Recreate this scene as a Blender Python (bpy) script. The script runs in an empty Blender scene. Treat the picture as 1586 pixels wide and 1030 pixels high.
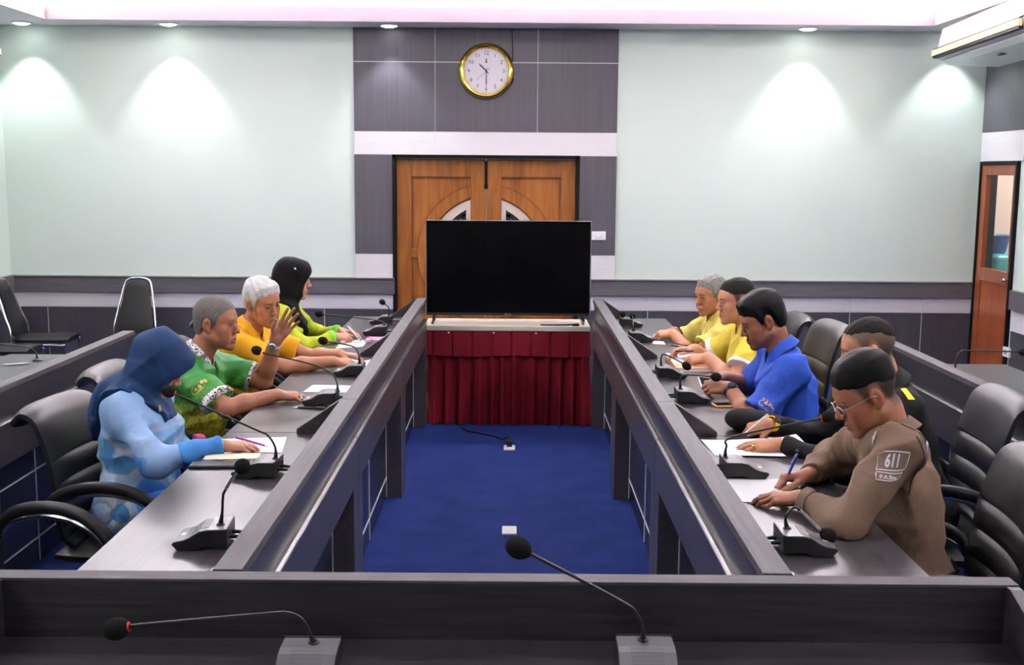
import bpy, bmesh, math, random
import numpy as np
from mathutils import Vector, Matrix, Euler
random.seed(7); np.random.seed(7)
S = bpy.context.scene
COL = S.collection
PI = math.pi

# ------------------------------------------------------------------ camera
cam_d = bpy.data.cameras.new('camera'); cam = bpy.data.objects.new('camera', cam_d); COL.objects.link(cam)
cam_d.sensor_width = 36.0; cam_d.lens = 36.0 * 1762 / 1586; cam_d.clip_start = 0.05; cam_d.clip_end = 100
cam.matrix_world = Matrix.Translation((0, 0, 1.86)) @ Matrix.Rotation(PI/2 - math.atan(251/1762), 4, 'X') @ Matrix.Rotation(0.0075, 4, 'Z')
S.camera = cam
S.view_settings.view_transform = 'Standard'; S.view_settings.look = 'None'
S.view_settings.gamma = 1.0; S.view_settings.use_curve_mapping = False
S.view_settings.exposure = 1.15

# ------------------------------------------------------------------ world and lights
W = bpy.data.worlds.new('world'); S.world = W; W.use_nodes = True
W.node_tree.nodes['Background'].inputs[0].default_value = (0.9, 0.95, 1.0, 1)
W.node_tree.nodes['Background'].inputs[1].default_value = 0.10

def area(name, loc, rot, sx, sy, power, col=(1, 1, 1), spread=PI):
    d = bpy.data.lights.new(name, 'AREA'); d.shape = 'RECTANGLE'; d.size = sx; d.size_y = sy
    d.energy = power; d.color = col; d.spread = spread
    o = bpy.data.objects.new(name, d); COL.objects.link(o); o.location = loc; o.rotation_euler = rot
    return o
# unseen ceiling panels added to light the room (their housings are built with the ceiling)
PANELS = [(x, y) for y in (2.2, 4.2, 6.2, 8.3) for x in (-2.4, 0.0, 2.2)]
for (x, y) in PANELS:
    area('panel_lamp', (x, y, 3.405), (0, 0, 0), 1.15, 0.55, 10 if y > 3 else 5, (1.0, 0.945, 0.975))
# cove lamps lying in the gutters behind the lip of the tray ceiling
area('cove_lamp_back', (-0.2, 9.68, 3.12), (PI - 0.5, 0, 0), 7.2, 0.05, 330, (1.0, 0.94, 0.97))
area('cove_lamp_left', (-4.02, 3.2, 3.12), (PI, -0.5, 0), 0.05, 12.5, 230, (1.0, 0.94, 0.97))
area('cove_lamp_right', (3.62, 3.2, 3.12), (PI, 0.5, 0), 0.05, 12.5, 230, (1.0, 0.94, 0.97))
DOWN = [(-4.13, 16), (-2.90, 16), (-1.05, 14), (2.46, 16), (3.72, 16)]
for (x, p) in DOWN:
    d = bpy.data.lights.new('downlight_lamp', 'SPOT'); d.energy = p * 2.4; d.spot_size = 1.5; d.spot_blend = 0.55
    d.shadow_soft_size = 0.045; d.color = (0.93, 0.97, 1.0)
    o = bpy.data.objects.new('downlight_lamp', d); COL.objects.link(o)
    o.location = (x, 9.80, 3.035); o.rotation_euler = (0.0, 0, 0)
# lamp in the side room seen through the glazed door
area('side_room_lamp', (5.0, 9.9, 2.7), (0, 0, 0), 0.8, 0.8, 28, (1.0, 0.93, 0.88))

# ------------------------------------------------------------------ materials
def newmat(name):
    m = bpy.data.materials.new(name); m.use_nodes = True
    return m, m.node_tree, m.node_tree.nodes['Principled BSDF']
def simple(name, col, rough=0.5, metal=0.0, spec=0.5, emit=None, es=1.0, coat=0.0):
    m, t, b = newmat(name)
    b.inputs['Base Color'].default_value = (*col, 1); b.inputs['Roughness'].default_value = rough
    b.inputs['Metallic'].default_value = metal; b.inputs['Specular IOR Level'].default_value = spec
    b.inputs['Coat Weight'].default_value = coat
    if emit:
        b.inputs['Emission Color'].default_value = (*emit, 1); b.inputs['Emission Strength'].default_value = es
    return m
def streak(name, c1, c2, scale=(1, 1, 1), nscale=6, rough=0.35, bump=0.0, spec=0.5, detail=4, rvar=0.0, coat=0.0):
    m, t, b = newmat(name)
    tc = t.nodes.new('ShaderNodeTexCoord'); mp = t.nodes.new('ShaderNodeMapping'); mp.inputs['Scale'].default_value = scale
    n = t.nodes.new('ShaderNodeTexNoise'); n.inputs['Scale'].default_value = nscale; n.inputs['Detail'].default_value = detail
    r = t.nodes.new('ShaderNodeValToRGB'); r.color_ramp.elements[0].position = 0.32; r.color_ramp.elements[1].position = 0.68
    r.color_ramp.elements[0].color = (*c1, 1); r.color_ramp.elements[1].color = (*c2, 1)
    t.links.new(tc.outputs['Object'], mp.inputs['Vector']); t.links.new(mp.outputs[0], n.inputs['Vector'])
    t.links.new(n.outputs['Fac'], r.inputs['Fac']); t.links.new(r.outputs['Color'], b.inputs['Base Color'])
    b.inputs['Roughness'].default_value = rough; b.inputs['Specular IOR Level'].default_value = spec
    b.inputs['Coat Weight'].default_value = coat
    if rvar:
        mr = t.nodes.new('ShaderNodeMapRange'); mr.inputs['To Min'].default_value = rough - rvar; mr.inputs['To Max'].default_value = rough + rvar
        t.links.new(n.outputs['Fac'], mr.inputs['Value']); t.links.new(mr.outputs[0], b.inputs['Roughness'])
    if bump:
        bp = t.nodes.new('ShaderNodeBump'); bp.inputs['Strength'].default_value = bump; bp.inputs['Distance'].default_value = 0.01
        t.links.new(n.outputs['Fac'], bp.inputs['Height']); t.links.new(bp.outputs[0], b.inputs['Normal'])
    return m
M = {}
M['wall'] = streak('mint_paint', (0.63, 0.72, 0.65), (0.645, 0.735, 0.665), (1, 1, 1), 2.0, 0.55, 0.0)
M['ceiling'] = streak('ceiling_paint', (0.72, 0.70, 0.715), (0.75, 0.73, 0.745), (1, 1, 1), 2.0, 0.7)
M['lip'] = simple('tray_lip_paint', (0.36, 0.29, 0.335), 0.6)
M['carpet'] = streak('blue_carpet', (0.009, 0.020, 0.105), (0.014, 0.029, 0.145), (1, 1, 1), 5.0, 0.95, 0.0, 0.1, 8)
M['lam'] = streak('dark_laminate_along', (0.030, 0.027, 0.030), (0.060, 0.055, 0.060), (14, 0.7, 14), 5, 0.31, 0.015, 0.42, 5, 0.04)
M['lamx'] = streak('dark_laminate_across', (0.020, 0.018, 0.020), (0.040, 0.036, 0.040), (0.7, 14, 14), 5, 0.31, 0.015, 0.42, 5, 0.04)  # same laminate, base darkened to paint in the shade of the unlit riser
M['lamcap'] = streak('laminate_cap_along', (0.062, 0.057, 0.062), (0.088, 0.081, 0.088), (16, 0.7, 16), 5, 0.55, 0.02, 0.28)  # same laminate as the worktop, reflected overhead light lifted into its colour
M['lamcapx'] = streak('laminate_cap_across', (0.062, 0.057, 0.062), (0.088, 0.081, 0.088), (0.7, 16, 16), 5, 0.58, 0.02, 0.25)  # head table cap, likewise lightened in colour for reflected light
M['fascia'] = streak('fascia_laminate', (0.040, 0.036, 0.042), (0.060, 0.054, 0.060), (14, 0.7, 14), 5, 0.30, 0.02, 0.5)
M['navy'] = streak('navy_tile', (0.016, 0.017, 0.030), (0.024, 0.026, 0.042), (8, 8, 1), 3, 0.25)
M['inlay'] = simple('white_inlay', (0.72, 0.70, 0.74), 0.4)
M['tile'] = streak('charcoal_wall_tile', (0.072, 0.066, 0.082), (0.092, 0.085, 0.103), (22, 22, 0.5), 3, 0.42)
M['tilelow'] = streak('charcoal_dado_tile', (0.050, 0.046, 0.058), (0.066, 0.061, 0.074), (22, 22, 0.5), 3, 0.42)  # same tile as the wall panel, shade put into a darker colour
M['white_tile'] = streak('white_wall_tile', (0.70, 0.675, 0.695), (0.73, 0.705, 0.725), (1, 1, 8), 3, 0.4)
M['dado'] = streak('dado_rail_laminate', (0.105, 0.097, 0.106), (0.135, 0.125, 0.135), (0.7, 14, 14), 5, 0.42)
M['black'] = simple('matte_black', (0.005, 0.005, 0.005), 0.55, spec=0.15)
M['blackp'] = simple('black_plastic', (0.014, 0.014, 0.015), 0.38)
M['foam'] = streak('black_foam', (0.006, 0.006, 0.006), (0.02, 0.02, 0.02), (1, 1, 1), 400, 0.95, 0.5, 0.1)
M['micgrey'] = simple('mic_grey_plastic', (0.12, 0.12, 0.13), 0.35)
M['micdark'] = simple('mic_dark_plastic', (0.012, 0.012, 0.013), 0.4)
M['red'] = simple('red_ring', (0.55, 0.015, 0.01), 0.4)
M['redlit'] = simple('red_ring_lit', (0.8, 0.03, 0.02), 0.4, emit=(1, 0.06, 0.03), es=3.0)
M['chrome'] = simple('chrome', (0.75, 0.75, 0.77), 0.12, 1.0)
M['leather'] = streak('black_leatherette', (0.007, 0.007, 0.0075), (0.011, 0.011, 0.0115), (1, 1, 1), 160, 0.42, 0.06, 0.36)
M['gold'] = simple('polished_brass', (0.72, 0.50, 0.10), 0.16, 1.0)
M['golddull'] = simple('gold_thread', (0.62, 0.42, 0.10), 0.45, 0.3)
M['paper'] = simple('white_paper', (0.80, 0.79, 0.81), 0.7)
M['ink'] = simple('grey_print', (0.30, 0.30, 0.33), 0.8)
M['dial'] = simple('clock_dial', (0.70, 0.66, 0.72), 0.25)
M['dark'] = simple('dark_grey_print', (0.03, 0.03, 0.035), 0.5)
M['white'] = simple('white_plastic', (0.78, 0.77, 0.78), 0.35)
M['cream'] = streak('cream_wood', (0.46, 0.41, 0.34), (0.54, 0.49, 0.42), (1, 12, 12), 3, 0.5)
M['red_cloth'] = streak('crimson_cloth', (0.13, 0.0025, 0.009), (0.17, 0.004, 0.013), (40, 40, 4), 4, 0.75, 0.05, 0.2)
M['screen'] = simple('tv_screen', (0.0012, 0.0012, 0.0015), 0.25, spec=0.10)
M['silver'] = simple('silver_trim', (0.55, 0.55, 0.57), 0.3, 0.9)
def wood(name, c1, c2, scale, rough=0.32):
    m, t, b = newmat(name)
    tc = t.nodes.new('ShaderNodeTexCoord'); mp = t.nodes.new('ShaderNodeMapping'); mp.inputs['Scale'].default_value = scale
    n = t.nodes.new('ShaderNodeTexNoise'); n.inputs['Scale'].default_value = 3; n.inputs['Detail'].default_value = 6; n.inputs['Distortion'].default_value = 1.2
    v = t.nodes.new('ShaderNodeTexNoise'); v.inputs['Scale'].default_value = 0.8; v.inputs['Detail'].default_value = 1
    mx = t.nodes.new('ShaderNodeMix'); mx.data_type = 'FLOAT'; mx.inputs[0].default_value = 0.35
    r = t.nodes.new('ShaderNodeValToRGB'); r.color_ramp.elements[0].position = 0.36; r.color_ramp.elements[1].position = 0.62
    r.color_ramp.elements[0].color = (*c1, 1); r.color_ramp.elements[1].color = (*c2, 1)
    t.links.new(tc.outputs['Object'], mp.inputs['Vector']); t.links.new(mp.outputs[0], n.inputs['Vector']); t.links.new(mp.outputs[0], v.inputs['Vector'])
    t.links.new(n.outputs['Fac'], mx.inputs[2]); t.links.new(v.outputs['Fac'], mx.inputs[3])
    t.links.new(mx.outputs[0], r.inputs['Fac']); t.links.new(r.outputs['Color'], b.inputs['Base Color'])
    b.inputs['Roughness'].default_value = rough; b.inputs['Coat Weight'].default_value = 0.2
    return m
M['teak'] = wood('varnished_teak', (0.19, 0.055, 0.009), (0.36, 0.125, 0.022), (6, 6, 0.6))
M['teakd'] = wood('varnished_teak_moulding', (0.12, 0.032, 0.006), (0.24, 0.075, 0.014), (6, 6, 0.6))
M['redwood'] = wood('reddish_wood', (0.20, 0.045, 0.014), (0.32, 0.085, 0.026), (6, 6, 0.6))
M['frost'] = simple('frosted_glass', (0.62, 0.53, 0.46), 0.25)
M['came'] = simple('dark_stained_glass', (0.02, 0.028, 0.026), 0.15)
M['pinkwall'] = simple('pink_paint', (0.66, 0.52, 0.45), 0.7)
M['turq'] = simple('turquoise_plastic', (0.07, 0.36, 0.37), 0.3)
M['bluebowl'] = simple('blue_plastic', (0.05, 0.12, 0.36), 0.4)
M['beige'] = simple('beige_plastic', (0.70, 0.55, 0.30), 0.45)
M['acw'] = simple('lilac_white_plastic', (0.40, 0.345, 0.385), 0.4)
M['acu'] = simple('pale_plastic', (0.62, 0.68, 0.65), 0.4)
def glass(name):
    m = bpy.data.materials.new(name); m.use_nodes = True; t = m.node_tree; t.nodes.clear()
    o = t.nodes.new('ShaderNodeOutputMaterial'); mx = t.nodes.new('ShaderNodeMixShader'); mx.inputs[0].default_value = 0.08
    a = t.nodes.new('ShaderNodeBsdfTransparent'); g = t.nodes.new('ShaderNodeBsdfGlossy'); g.inputs['Roughness'].default_value = 0.03
    t.links.new(a.outputs[0], mx.inputs[1]); t.links.new(g.outputs[0], mx.inputs[2]); t.links.new(mx.outputs[0], o.inputs[0])
    return m
M['glass'] = glass('clear_glass')

# ------------------------------------------------------------------ mesh helpers
class MB:
    def __init__(s): s.v = []; s.f = []; s.m = []
    def add(s, verts, faces, mi=0):
        o = len(s.v); s.v += [tuple(map(float, p)) for p in verts]
        s.f += [tuple(i + o for i in f) for f in faces]; s.m += [mi] * len(faces); return s
    def box(s, x0, x1, y0, y1, z0, z1, mi=0):
        x0, x1 = min(x0, x1), max(x0, x1); y0, y1 = min(y0, y1), max(y0, y1); z0, z1 = min(z0, z1), max(z0, z1)
        v = [(x0, y0, z0), (x1, y0, z0), (x1, y1, z0), (x0, y1, z0), (x0, y0, z1), (x1, y0, z1), (x1, y1, z1), (x0, y1, z1)]
        return s.add(v, [(0, 3, 2, 1), (4, 5, 6, 7), (0, 1, 5, 4), (1, 2, 6, 5), (2, 3, 7, 6), (3, 0, 4, 7)], mi)
    def prism(s, poly, a, b, axis='x', mi=0):
        # poly: list of 2D points; extruded along axis between a and b
        n = len(poly)
        def P(p, t):
            return (t, p[0], p[1]) if axis == 'x' else ((p[0], t, p[1]) if axis == 'y' else (p[0], p[1], t))
        v = [P(p, a) for p in poly] + [P(p, b) for p in poly]
        f = [tuple(range(n))[::-1], tuple(range(n, 2*n))] + [(i, (i+1) % n, (i+1) % n + n, i + n) for i in range(n)]
        return s.add(v, f, mi)
    def tube(s, path, r, n=10, mi=0, cap=True, sq=1.0, up=None):
        P = [Vector(p) for p in path]; rs = r if isinstance(r, (list, tuple)) else [r] * len(P)
        T = []
        for i in range(len(P)):
            a = P[max(0, i-1)]; b = P[min(len(P)-1, i+1)]; T.append((b - a).normalized())
        ref = Vector(up) if up else (Vector((0, 0, 1)) if abs(T[0].z) < 0.9 else Vector((1, 0, 0)))
        vs = []; nrm = (ref - T[0] * ref.dot(T[0])).normalized()
        for i in range(len(P)):
            nrm = (nrm - T[i] * nrm.dot(T[i]))
            nrm = nrm.normalized() if nrm.length > 1e-6 else Vector((1, 0, 0))
            bn = T[i].cross(nrm)
            for k in range(n):
                a = 2 * PI * k / n
                vs.append(P[i] + nrm * (math.cos(a) * rs[i] * sq) + bn * (math.sin(a) * rs[i]))
        f = []
        for i in range(len(P) - 1):
            for k in range(n):
                f.append((i*n + k, i*n + (k+1) % n, (i+1)*n + (k+1) % n, (i+1)*n + k))
        if cap:
            f.append(tuple(range(n))[::-1]); f.append(tuple(range((len(P)-1)*n, len(P)*n)))
        return s.add(vs, f, mi)
    def lathe(s, prof, c=(0, 0, 0), n=24, axis='z', mi=0):
        vs = []
        for (r, h) in prof:
            for k in range(n):
                a = 2*PI*k/n; x, y = r*math.cos(a), r*math.sin(a)
                p = (x, y, h) if axis == 'z' else ((x, h, y) if axis == 'y' else (h, x, y))
                vs.append((p[0]+c[0], p[1]+c[1], p[2]+c[2]))
        f = []
        for i in range(len(prof)-1):
            for k in range(n):
                f.append((i*n+k, i*n+(k+1) % n, (i+1)*n+(k+1) % n, (i+1)*n+k))
        f.append(tuple(range(n))[::-1]); f.append(tuple(range((len(prof)-1)*n, len(prof)*n)))
        return s.add(vs, f, mi)
    def ball(s, c, r, n=16, m=10, mi=0, M4=None):
        r = r if isinstance(r, (tuple, list)) else (r, r, r)
        vs = [(0, 0, r[2])]; f = []
        for i in range(1, m):
            t = PI*i/m
            for k in range(n):
                a = 2*PI*k/n; vs.append((r[0]*math.sin(t)*math.cos(a), r[1]*math.sin(t)*math.sin(a), r[2]*math.cos(t)))
        vs.append((0, 0, -r[2]))
        for k in range(n): f.append((0, 1+k, 1+(k+1) % n))
        for i in range(m-2):
            for k in range(n):
                a = 1+i*n; f.append((a+k, a+n+k, a+n+(k+1) % n, a+(k+1) % n))
        L = len(vs)-1; a = 1+(m-2)*n
        for k in range(n): f.append((a+k, L, a+(k+1) % n))
        c = Vector(c)
        vs = [((M4 @ Vector(p)) if M4 else Vector(p)) + c for p in vs]
        return s.add(vs, f, mi)
    def build(s, name, mats, parent=None, smooth=False, bevel=0.0, seg=2):
        me = bpy.data.meshes.new(name); me.from_pydata(s.v, [], s.f)
        mats = mats if isinstance(mats, (list, tuple)) else [mats]
        for m in mats: me.materials.append(M[m] if isinstance(m, str) else m)
        if len(mats) > 1:
            for p, i in zip(me.polygons, s.m): p.material_index = i
        bm = bmesh.new(); bm.from_mesh(me); bmesh.ops.recalc_face_normals(bm, faces=bm.faces); bm.to_mesh(me); bm.free()
        o = bpy.data.objects.new(name, me); COL.objects.link(o)
        if smooth:
            me.polygons.foreach_set('use_smooth', [True]*len(me.polygons))
            try: me.set_sharp_from_angle(angle=0.7)
            except Exception: pass
        if bevel:
            b = o.modifiers.new('bevel', 'BEVEL'); b.width = bevel; b.segments = seg; b.limit_method = 'ANGLE'; b.angle_limit = 0.6
        if parent is not None: o.parent = parent
        return o
def thing(name, label, cat, loc=(0, 0, 0), rz=0.0, group=None):
    o = bpy.data.objects.new(name, None); COL.objects.link(o); o.location = loc; o.rotation_euler = (0, 0, rz)
    o.empty_display_size = 0.1
    return tag(o, label, cat, group)
def tag(o, label, cat, group=None):
    o['label'] = label; o['category'] = cat
    if group: o['group'] = group
    return o
def struct(o): o['kind'] = 'structure'; return o
def dup(root, label, loc, rz=None, group=None):
    r = root.copy(); COL.objects.link(r); r.location = loc
    if rz is not None: r.rotation_euler = (0, 0, rz)
    r['label'] = label
    if group: r['group'] = group
    def rec(a, b):
        for ch in list(a.children):
            c = ch.copy(); COL.objects.link(c); c.parent = b; rec(ch, c)
    rec(root, r)
    return r
def bez(pts, n=8):
    # Catmull-Rom through the points
    P = [Vector(p) for p in pts]; out = []
    for i in range(len(P)-1):
        a = P[max(0, i-1)]; b = P[i]; c = P[i+1]; d = P[min(len(P)-1, i+2)]
        for k in range(n):
            t = k/n
            out.append(0.5*((2*b) + (c-a)*t + (2*a-5*b+4*c-d)*t*t + (3*b-a-3*c+d)*t**3))
    out.append(P[-1]); return out
def text_mesh(txt, size, extrude=0.0, bold=0.0):
    c = bpy.data.curves.new('txt', 'FONT'); c.body = txt; c.size = size; c.align_x = 'CENTER'; c.align_y = 'CENTER'; c.extrude = extrude; c.offset = bold*size
    c.resolution_u = 3
    o = bpy.data.objects.new('txt', c); COL.objects.link(o)
    dg = bpy.context.evaluated_depsgraph_get(); me = bpy.data.meshes.new_from_object(o.evaluated_get(dg))
    v = [tuple(p.co) for p in me.vertices]; f = [tuple(p.vertices) for p in me.polygons]
    bpy.data.objects.remove(o); bpy.data.curves.remove(c); bpy.data.meshes.remove(me)
    return v, f
# ------------------------------------------------------------------ room shell
XL, XR, YB, YF = -4.42, 4.07, 10.0, -3.6
ZC = 3.06
b = MB().box(XL-.1, 6.6, YF-.1, YB+1.2, -.1, 0); struct(b.build('floor', 'carpet'))
# back wall: painted wall, with the tiled centre panel and door opening left free
b = MB()
b.box(XL-.1, -1.05, YB, YB+.12, 0, 3.6); b.box(.577, XR+.1, YB, YB+.12, 0, 3.6); b.box(-1.05, .577, YB, YB+.12, 1.99, 3.6)
struct(b.build('wall_back', 'wall'))
b = MB(); b.box(XL-.12, XL, YF, YB, 0, 3.6); struct(b.build('wall_left', 'wall'))
DY0, DY1 = 9.22, 9.96
b = MB(); b.box(XR, XR+.12, YF, DY0, 0, 3.6); b.box(XR, XR+.12, DY1, YB, 0, 3.6); b.box(XR, XR+.12, DY0, DY1, 1.965, 3.6)
struct(b.build('wall_right', 'wall'))
b = MB(); b.box(XL, XR, YF-.12, YF, 0, 3.6); struct(b.build('wall_front', 'wall'))
# soffit with tray opening, tray top and the back of the cove
TX0, TX1, TY0, TY1 = -3.86, 3.46, -2.9, 9.6
b = MB()
GX0, GX1, GY1, GY0 = TX0-.24, TX1+.24, 9.85, TY0-.24
b.box(XL, XR, TY1, YB, ZC, ZC+.03); b.box(XL, TX0, YF, TY1, ZC, ZC+.03); b.box(TX1, XR, YF, TY1, ZC, ZC+.03); b.box(TX0, TX1, YF, TY0, ZC, ZC+.03)
b.box(XL, XR, GY1, YB, ZC+.03, 3.45); b.box(XL, GX0, GY0, GY1, ZC+.03, 3.45); b.box(GX1, XR, GY0, GY1, ZC+.03, 3.45); b.box(XL, XR, YF, GY0, ZC+.03, 3.45)
b.box(XL, XR, YF, YB, 3.45, 3.5)
struct(b.build('ceiling', 'ceiling'))
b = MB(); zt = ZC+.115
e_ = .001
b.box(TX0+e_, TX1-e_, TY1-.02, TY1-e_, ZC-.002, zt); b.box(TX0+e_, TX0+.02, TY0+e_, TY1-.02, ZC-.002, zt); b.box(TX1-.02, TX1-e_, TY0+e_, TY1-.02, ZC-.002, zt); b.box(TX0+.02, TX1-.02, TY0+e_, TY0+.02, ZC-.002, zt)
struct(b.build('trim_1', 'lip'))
for i, (x, y) in enumerate(PANELS):
    if i == 0:
        pr = thing('ceiling_panel_light', 'flat white ceiling light panel in the tray', 'ceiling light', (x, y, 3.45), 0, 'ceiling light panels')
        q = MB(); q.box(-.62, .62, -.32, .32, -.04, 0); q.build('housing', 'white', pr)
    else: dup(pr, 'flat white ceiling light panel in the tray', (x, y, 3.45))
# downlights
names = {-4.13: 'round downlight nearest the left end of the back wall', -2.90: 'round downlight above the mint wall, second from the left end',
         -1.05: 'round downlight above the dark tiled panel left of the clock', 2.46: 'round downlight above the middle of the mint wall right of the clock',
         3.72: 'round downlight beside the hanging air conditioner'}
M['lampglow'] = simple('downlight_glow', (1, 1, 1), 0.4, emit=(0.95, 1.0, 1.0), es=6.0)
for i, (x, p) in enumerate(DOWN):
    r = thing('recessed_downlight', names[x], 'downlight', (x, 9.80, ZC), 0, 'recessed downlights')
    q = MB(); q.lathe([(.062, 0.0), (.088, 0.0), (.09, -.006), (.074, -.012), (.062, -.004)], n=32); q.build('trim_ring', 'white', r, True)
    q = MB(); q.lathe([(.001, -.024), (.035, -.022), (.058, -.015), (.066, -.004), (.001, -.002)], n=32); q.build('lens', 'lampglow', r)

# tiled centre panel on the back wall (2 cm proud), door opening free
y1, y0 = YB-.0005, YB-.022
px0, px1, dx0, dx1 = -1.38, .897, -1.05, .577
b = MB(); g = .005
def tiles(xs, zs, mi):
    for i in range(len(xs)-1): b.box(xs[i]+g/2, xs[i+1]-g/2, y0, y1, zs[0], zs[1], mi)
cols = [px0, -.677, .205, px1]
tiles(cols, (2.779, ZC), 0); tiles(cols, (2.188, 2.772), 0); tiles(cols, (1.990, 2.185), 1)
for (a, c) in ((px0, dx0), (dx1, px1)):
    b.box(a, c, y0, y1, 1.127, 1.987, 0); b.box(a, c, y0, y1, 0.643, 1.124, 1); b.box(a, c, y0, y1, 0, .638, 2)
b.box(px0, px1, y0+.004, y1, 1.9905, ZC, 3)
b.box(px0, dx0, y0+.004, y1, 0, 1.99, 3); b.box(dx1, px1, y0+.004, y1, 0, 1.99, 3)
struct(b.build('trim_2', ['tile', 'white_tile', 'tilelow', 'inlay']))
# dado: rail, white course, dark course with vertical joints
def dado_back(name, xa, xb, lines, rail_a, rail_b):
    q = MB(); ya, yb = YB-.018, YB-.0005
    ls = [xa] + [l for l in lines if xa < l < xb] + [xb]
    for i in range(len(ls)-1):
        q.box(ls[i]+.004, ls[i+1]-.004, ya, yb, .643, .78, 0); q.box(ls[i]+.004, ls[i+1]-.004, ya, yb, .0, .638, 1)
    q.box(xa, xb, ya+.004, yb, 0, .78, 2)
    struct(q.build(name, ['white_tile', 'tilelow', 'inlay']))
    q = MB(); q.box(rail_a, rail_b, YB-.05, YB-.0005, .775, .905); q.box(rail_a, rail_b, YB-.06, YB-.0005, .905, .918)
    return struct(q.build(name.replace('baseboard', 'trim'), ['dado'], bevel=.003))
dado_back('baseboard_back', XL, -1.062, [-4.105, -3.4, -2.70, -1.66-.0], XL, -1.035).name = 'trim_3'
dado_back('baseboard_back_2', .60, XR, [1.197, 2.09, 2.984, 3.62], .585, XR-.002).name = 'trim_4'
q = MB(); q.box(XL+.0005, XL+.05, YF, YB-.06, .775, .918, 2); q.box(XL+.0005, XL+.018, YF, YB-.06, .64, .775, 0); q.box(XL+.0005, XL+.018, YF, YB-.06, 0, .637, 1)
struct(q.build('baseboard_left', ['white_tile', 'tilelow', 'dado']))
# right wall: dado and the tiled strip over the side door
q = MB(); q.box(XR-.05, XR-.0005, YF, DY0-.06, .775, .93, 2); q.box(XR-.018, XR-.0005, YF, DY0-.06, .60, .775, 0); q.box(XR-.018, XR-.0005, YF, DY0-.06, 0, .597, 1)
struct(q.build('baseboard_right', ['white_tile', 'tilelow', 'dado']))
q = MB(); q.box(XR-.02, XR-.0005, 9.14, YB-.024, 2.215, ZC, 0); q.box(XR-.02, XR-.0005, 9.14, YB-.024, 1.968, 2.21, 1)
struct(q.build('trim_5', ['tile', 'white_tile']))

# ------------------------------------------------------------------ main double door
dr = thing('double_door', 'varnished brown wooden double door with arched glass behind the television', 'door', (-.2365, YB, 0))
dr['kind'] = 'structure'; dr.name = 'door_1'
q = MB(); fw = .03
q.box(-.8135, -.8135+fw, -.035, .11, 0, 1.99); q.box(.8135-fw, .8135, -.035, .11, 0, 1.99); q.box(-.8135, .8135, -.035, .11, 1.99-fw, 1.99)
q.build('door_frame', 'black', dr)
cz, RO, RI = 1.13, .60, .505
for sgn in (-1, 1):
    q = MB(); a, c = sorted((sgn*.004, sgn*.783)); q.box(a, c, .055, .085, .012, 1.958, 0)
    # stiles and rails, 18 mm proud
    def bx(a, c, z0, z1, y=.037, mi=0):
        a, c = sorted((sgn*a, sgn*c)); q.box(a, c, y, .056, z0, z1, mi)
    bx(.004, .134, .012, 1.958); bx(.655, .783, .012, 1.958); bx(.134, .655, 1.80, 1.958); bx(.134, .655, .012, .26)
    bx(.134, .655, 1.785, 1.80, .045, 1); bx(.640, .655, .26, 1.80, .045, 1)
    bx(.56, .655, 1.09, 1.17)
    leaf = q.build('door_leaf', ['teak', 'teakd'], dr, bevel=.004)
    def arc(r0, r1, ya, yb, mi, n=40, xmin=.134, nm='arch_moulding', mat='teak', z0=-9):
        q = MB(); pts = []
        for i in range(n):
            t0 = -PI/2 + PI*i/n; t1 = -PI/2 + PI*(i+1)/n
            A = []
            for (r, t) in ((r0, t0), (r1, t0), (r1, t1), (r0, t1)): A.append((r*math.cos(t), cz + r*math.sin(t)))
            if min(p[0] for p in A) < xmin:
                A = [(max(p[0], xmin), p[1]) for p in A]
                if max(p[0] for p in A) <= xmin + 1e-4: continue
            A = [(sgn*p[0], p[1]) for p in A]
            q.prism(A, ya, yb, 'y', mi)
        return q.build(nm, mat, leaf)
    arc(RI, RO, .034, .056, 0); arc(RO, RO+.014, .045, .056, 0, mat='teakd', nm='arch_bead'); arc(RI-.014, RI, .045, .056, 0, mat='teakd', nm='arch_bead')
    # glass half-disc with dark leading
    q = MB(); n = 40; R = RI-.012; poly = []
    t0 = math.acos(.136/R)
    for i in range(n+1):
        t = -t0 + 2*t0*i/n; poly.append((sgn*R*math.cos(t), cz+R*math.sin(t)))
    q.prism(poly, .050, .056, 'y'); q.build('glass_pane', 'frost', leaf)
    arc(.375, .42, .046, .0505, 0, xmin=.175, nm='dark_glass_band', mat='came')
    q = MB(); a, c = sorted((sgn*.175, sgn*.215)); q.box(a, c, .046, .0505, cz-.34, cz+.35); q.build('dark_glass_band', 'came', leaf)
    arc(.30, .306, .047, .0505, 0, xmin=.215, nm='leading', mat='golddull')
q = MB(); q.box(-.012, .012, .026, .036, 1.70, 1.94); q.box(-.016, .016, .022, .036, 1.70, 1.74); q.build('door_bolt', 'black', dr)

# side door in the right wall, room beyond
d2 = thing('side_door', 'reddish wooden side door with a tall glass pane in the right wall', 'door', (XR, (DY0+DY1)/2, 0)); d2['kind'] = 'structure'; d2.name = 'door_2'
q = MB(); w = (DY1-DY0)/2
q.box(-.03, .12, -w, -w+.03, 0, 1.965); q.box(-.03, .12, w-.03, w, 0, 1.965); q.box(-.03, .12, -w+.03, w-.03, 1.935, 1.965); q.build('door_frame', 'black', d2)
q = MB(); q.box(-.02, .02, -w+.03, -w+.08, .01, 1.933); q.box(-.02, .02, w-.13, w-.03, .01, 1.933); q.box(-.02, .02, -w+.08, w-.13, 1.85, 1.933); q.box(-.02, .02, -w+.08, w-.13, .95, 1.06); q.box(-.02, .02, -w+.08, w-.13, .01, .10); q.box(-.008, .01, -w+.08, w-.13, .10, .95)
lf = q.build('door_leaf', 'redwood', d2, bevel=.003)
q = MB(); q.box(-.003, .002, -w+.08, w-.13, 1.06, 1.85); q.build('glass_pane', 'glass', lf)
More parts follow.
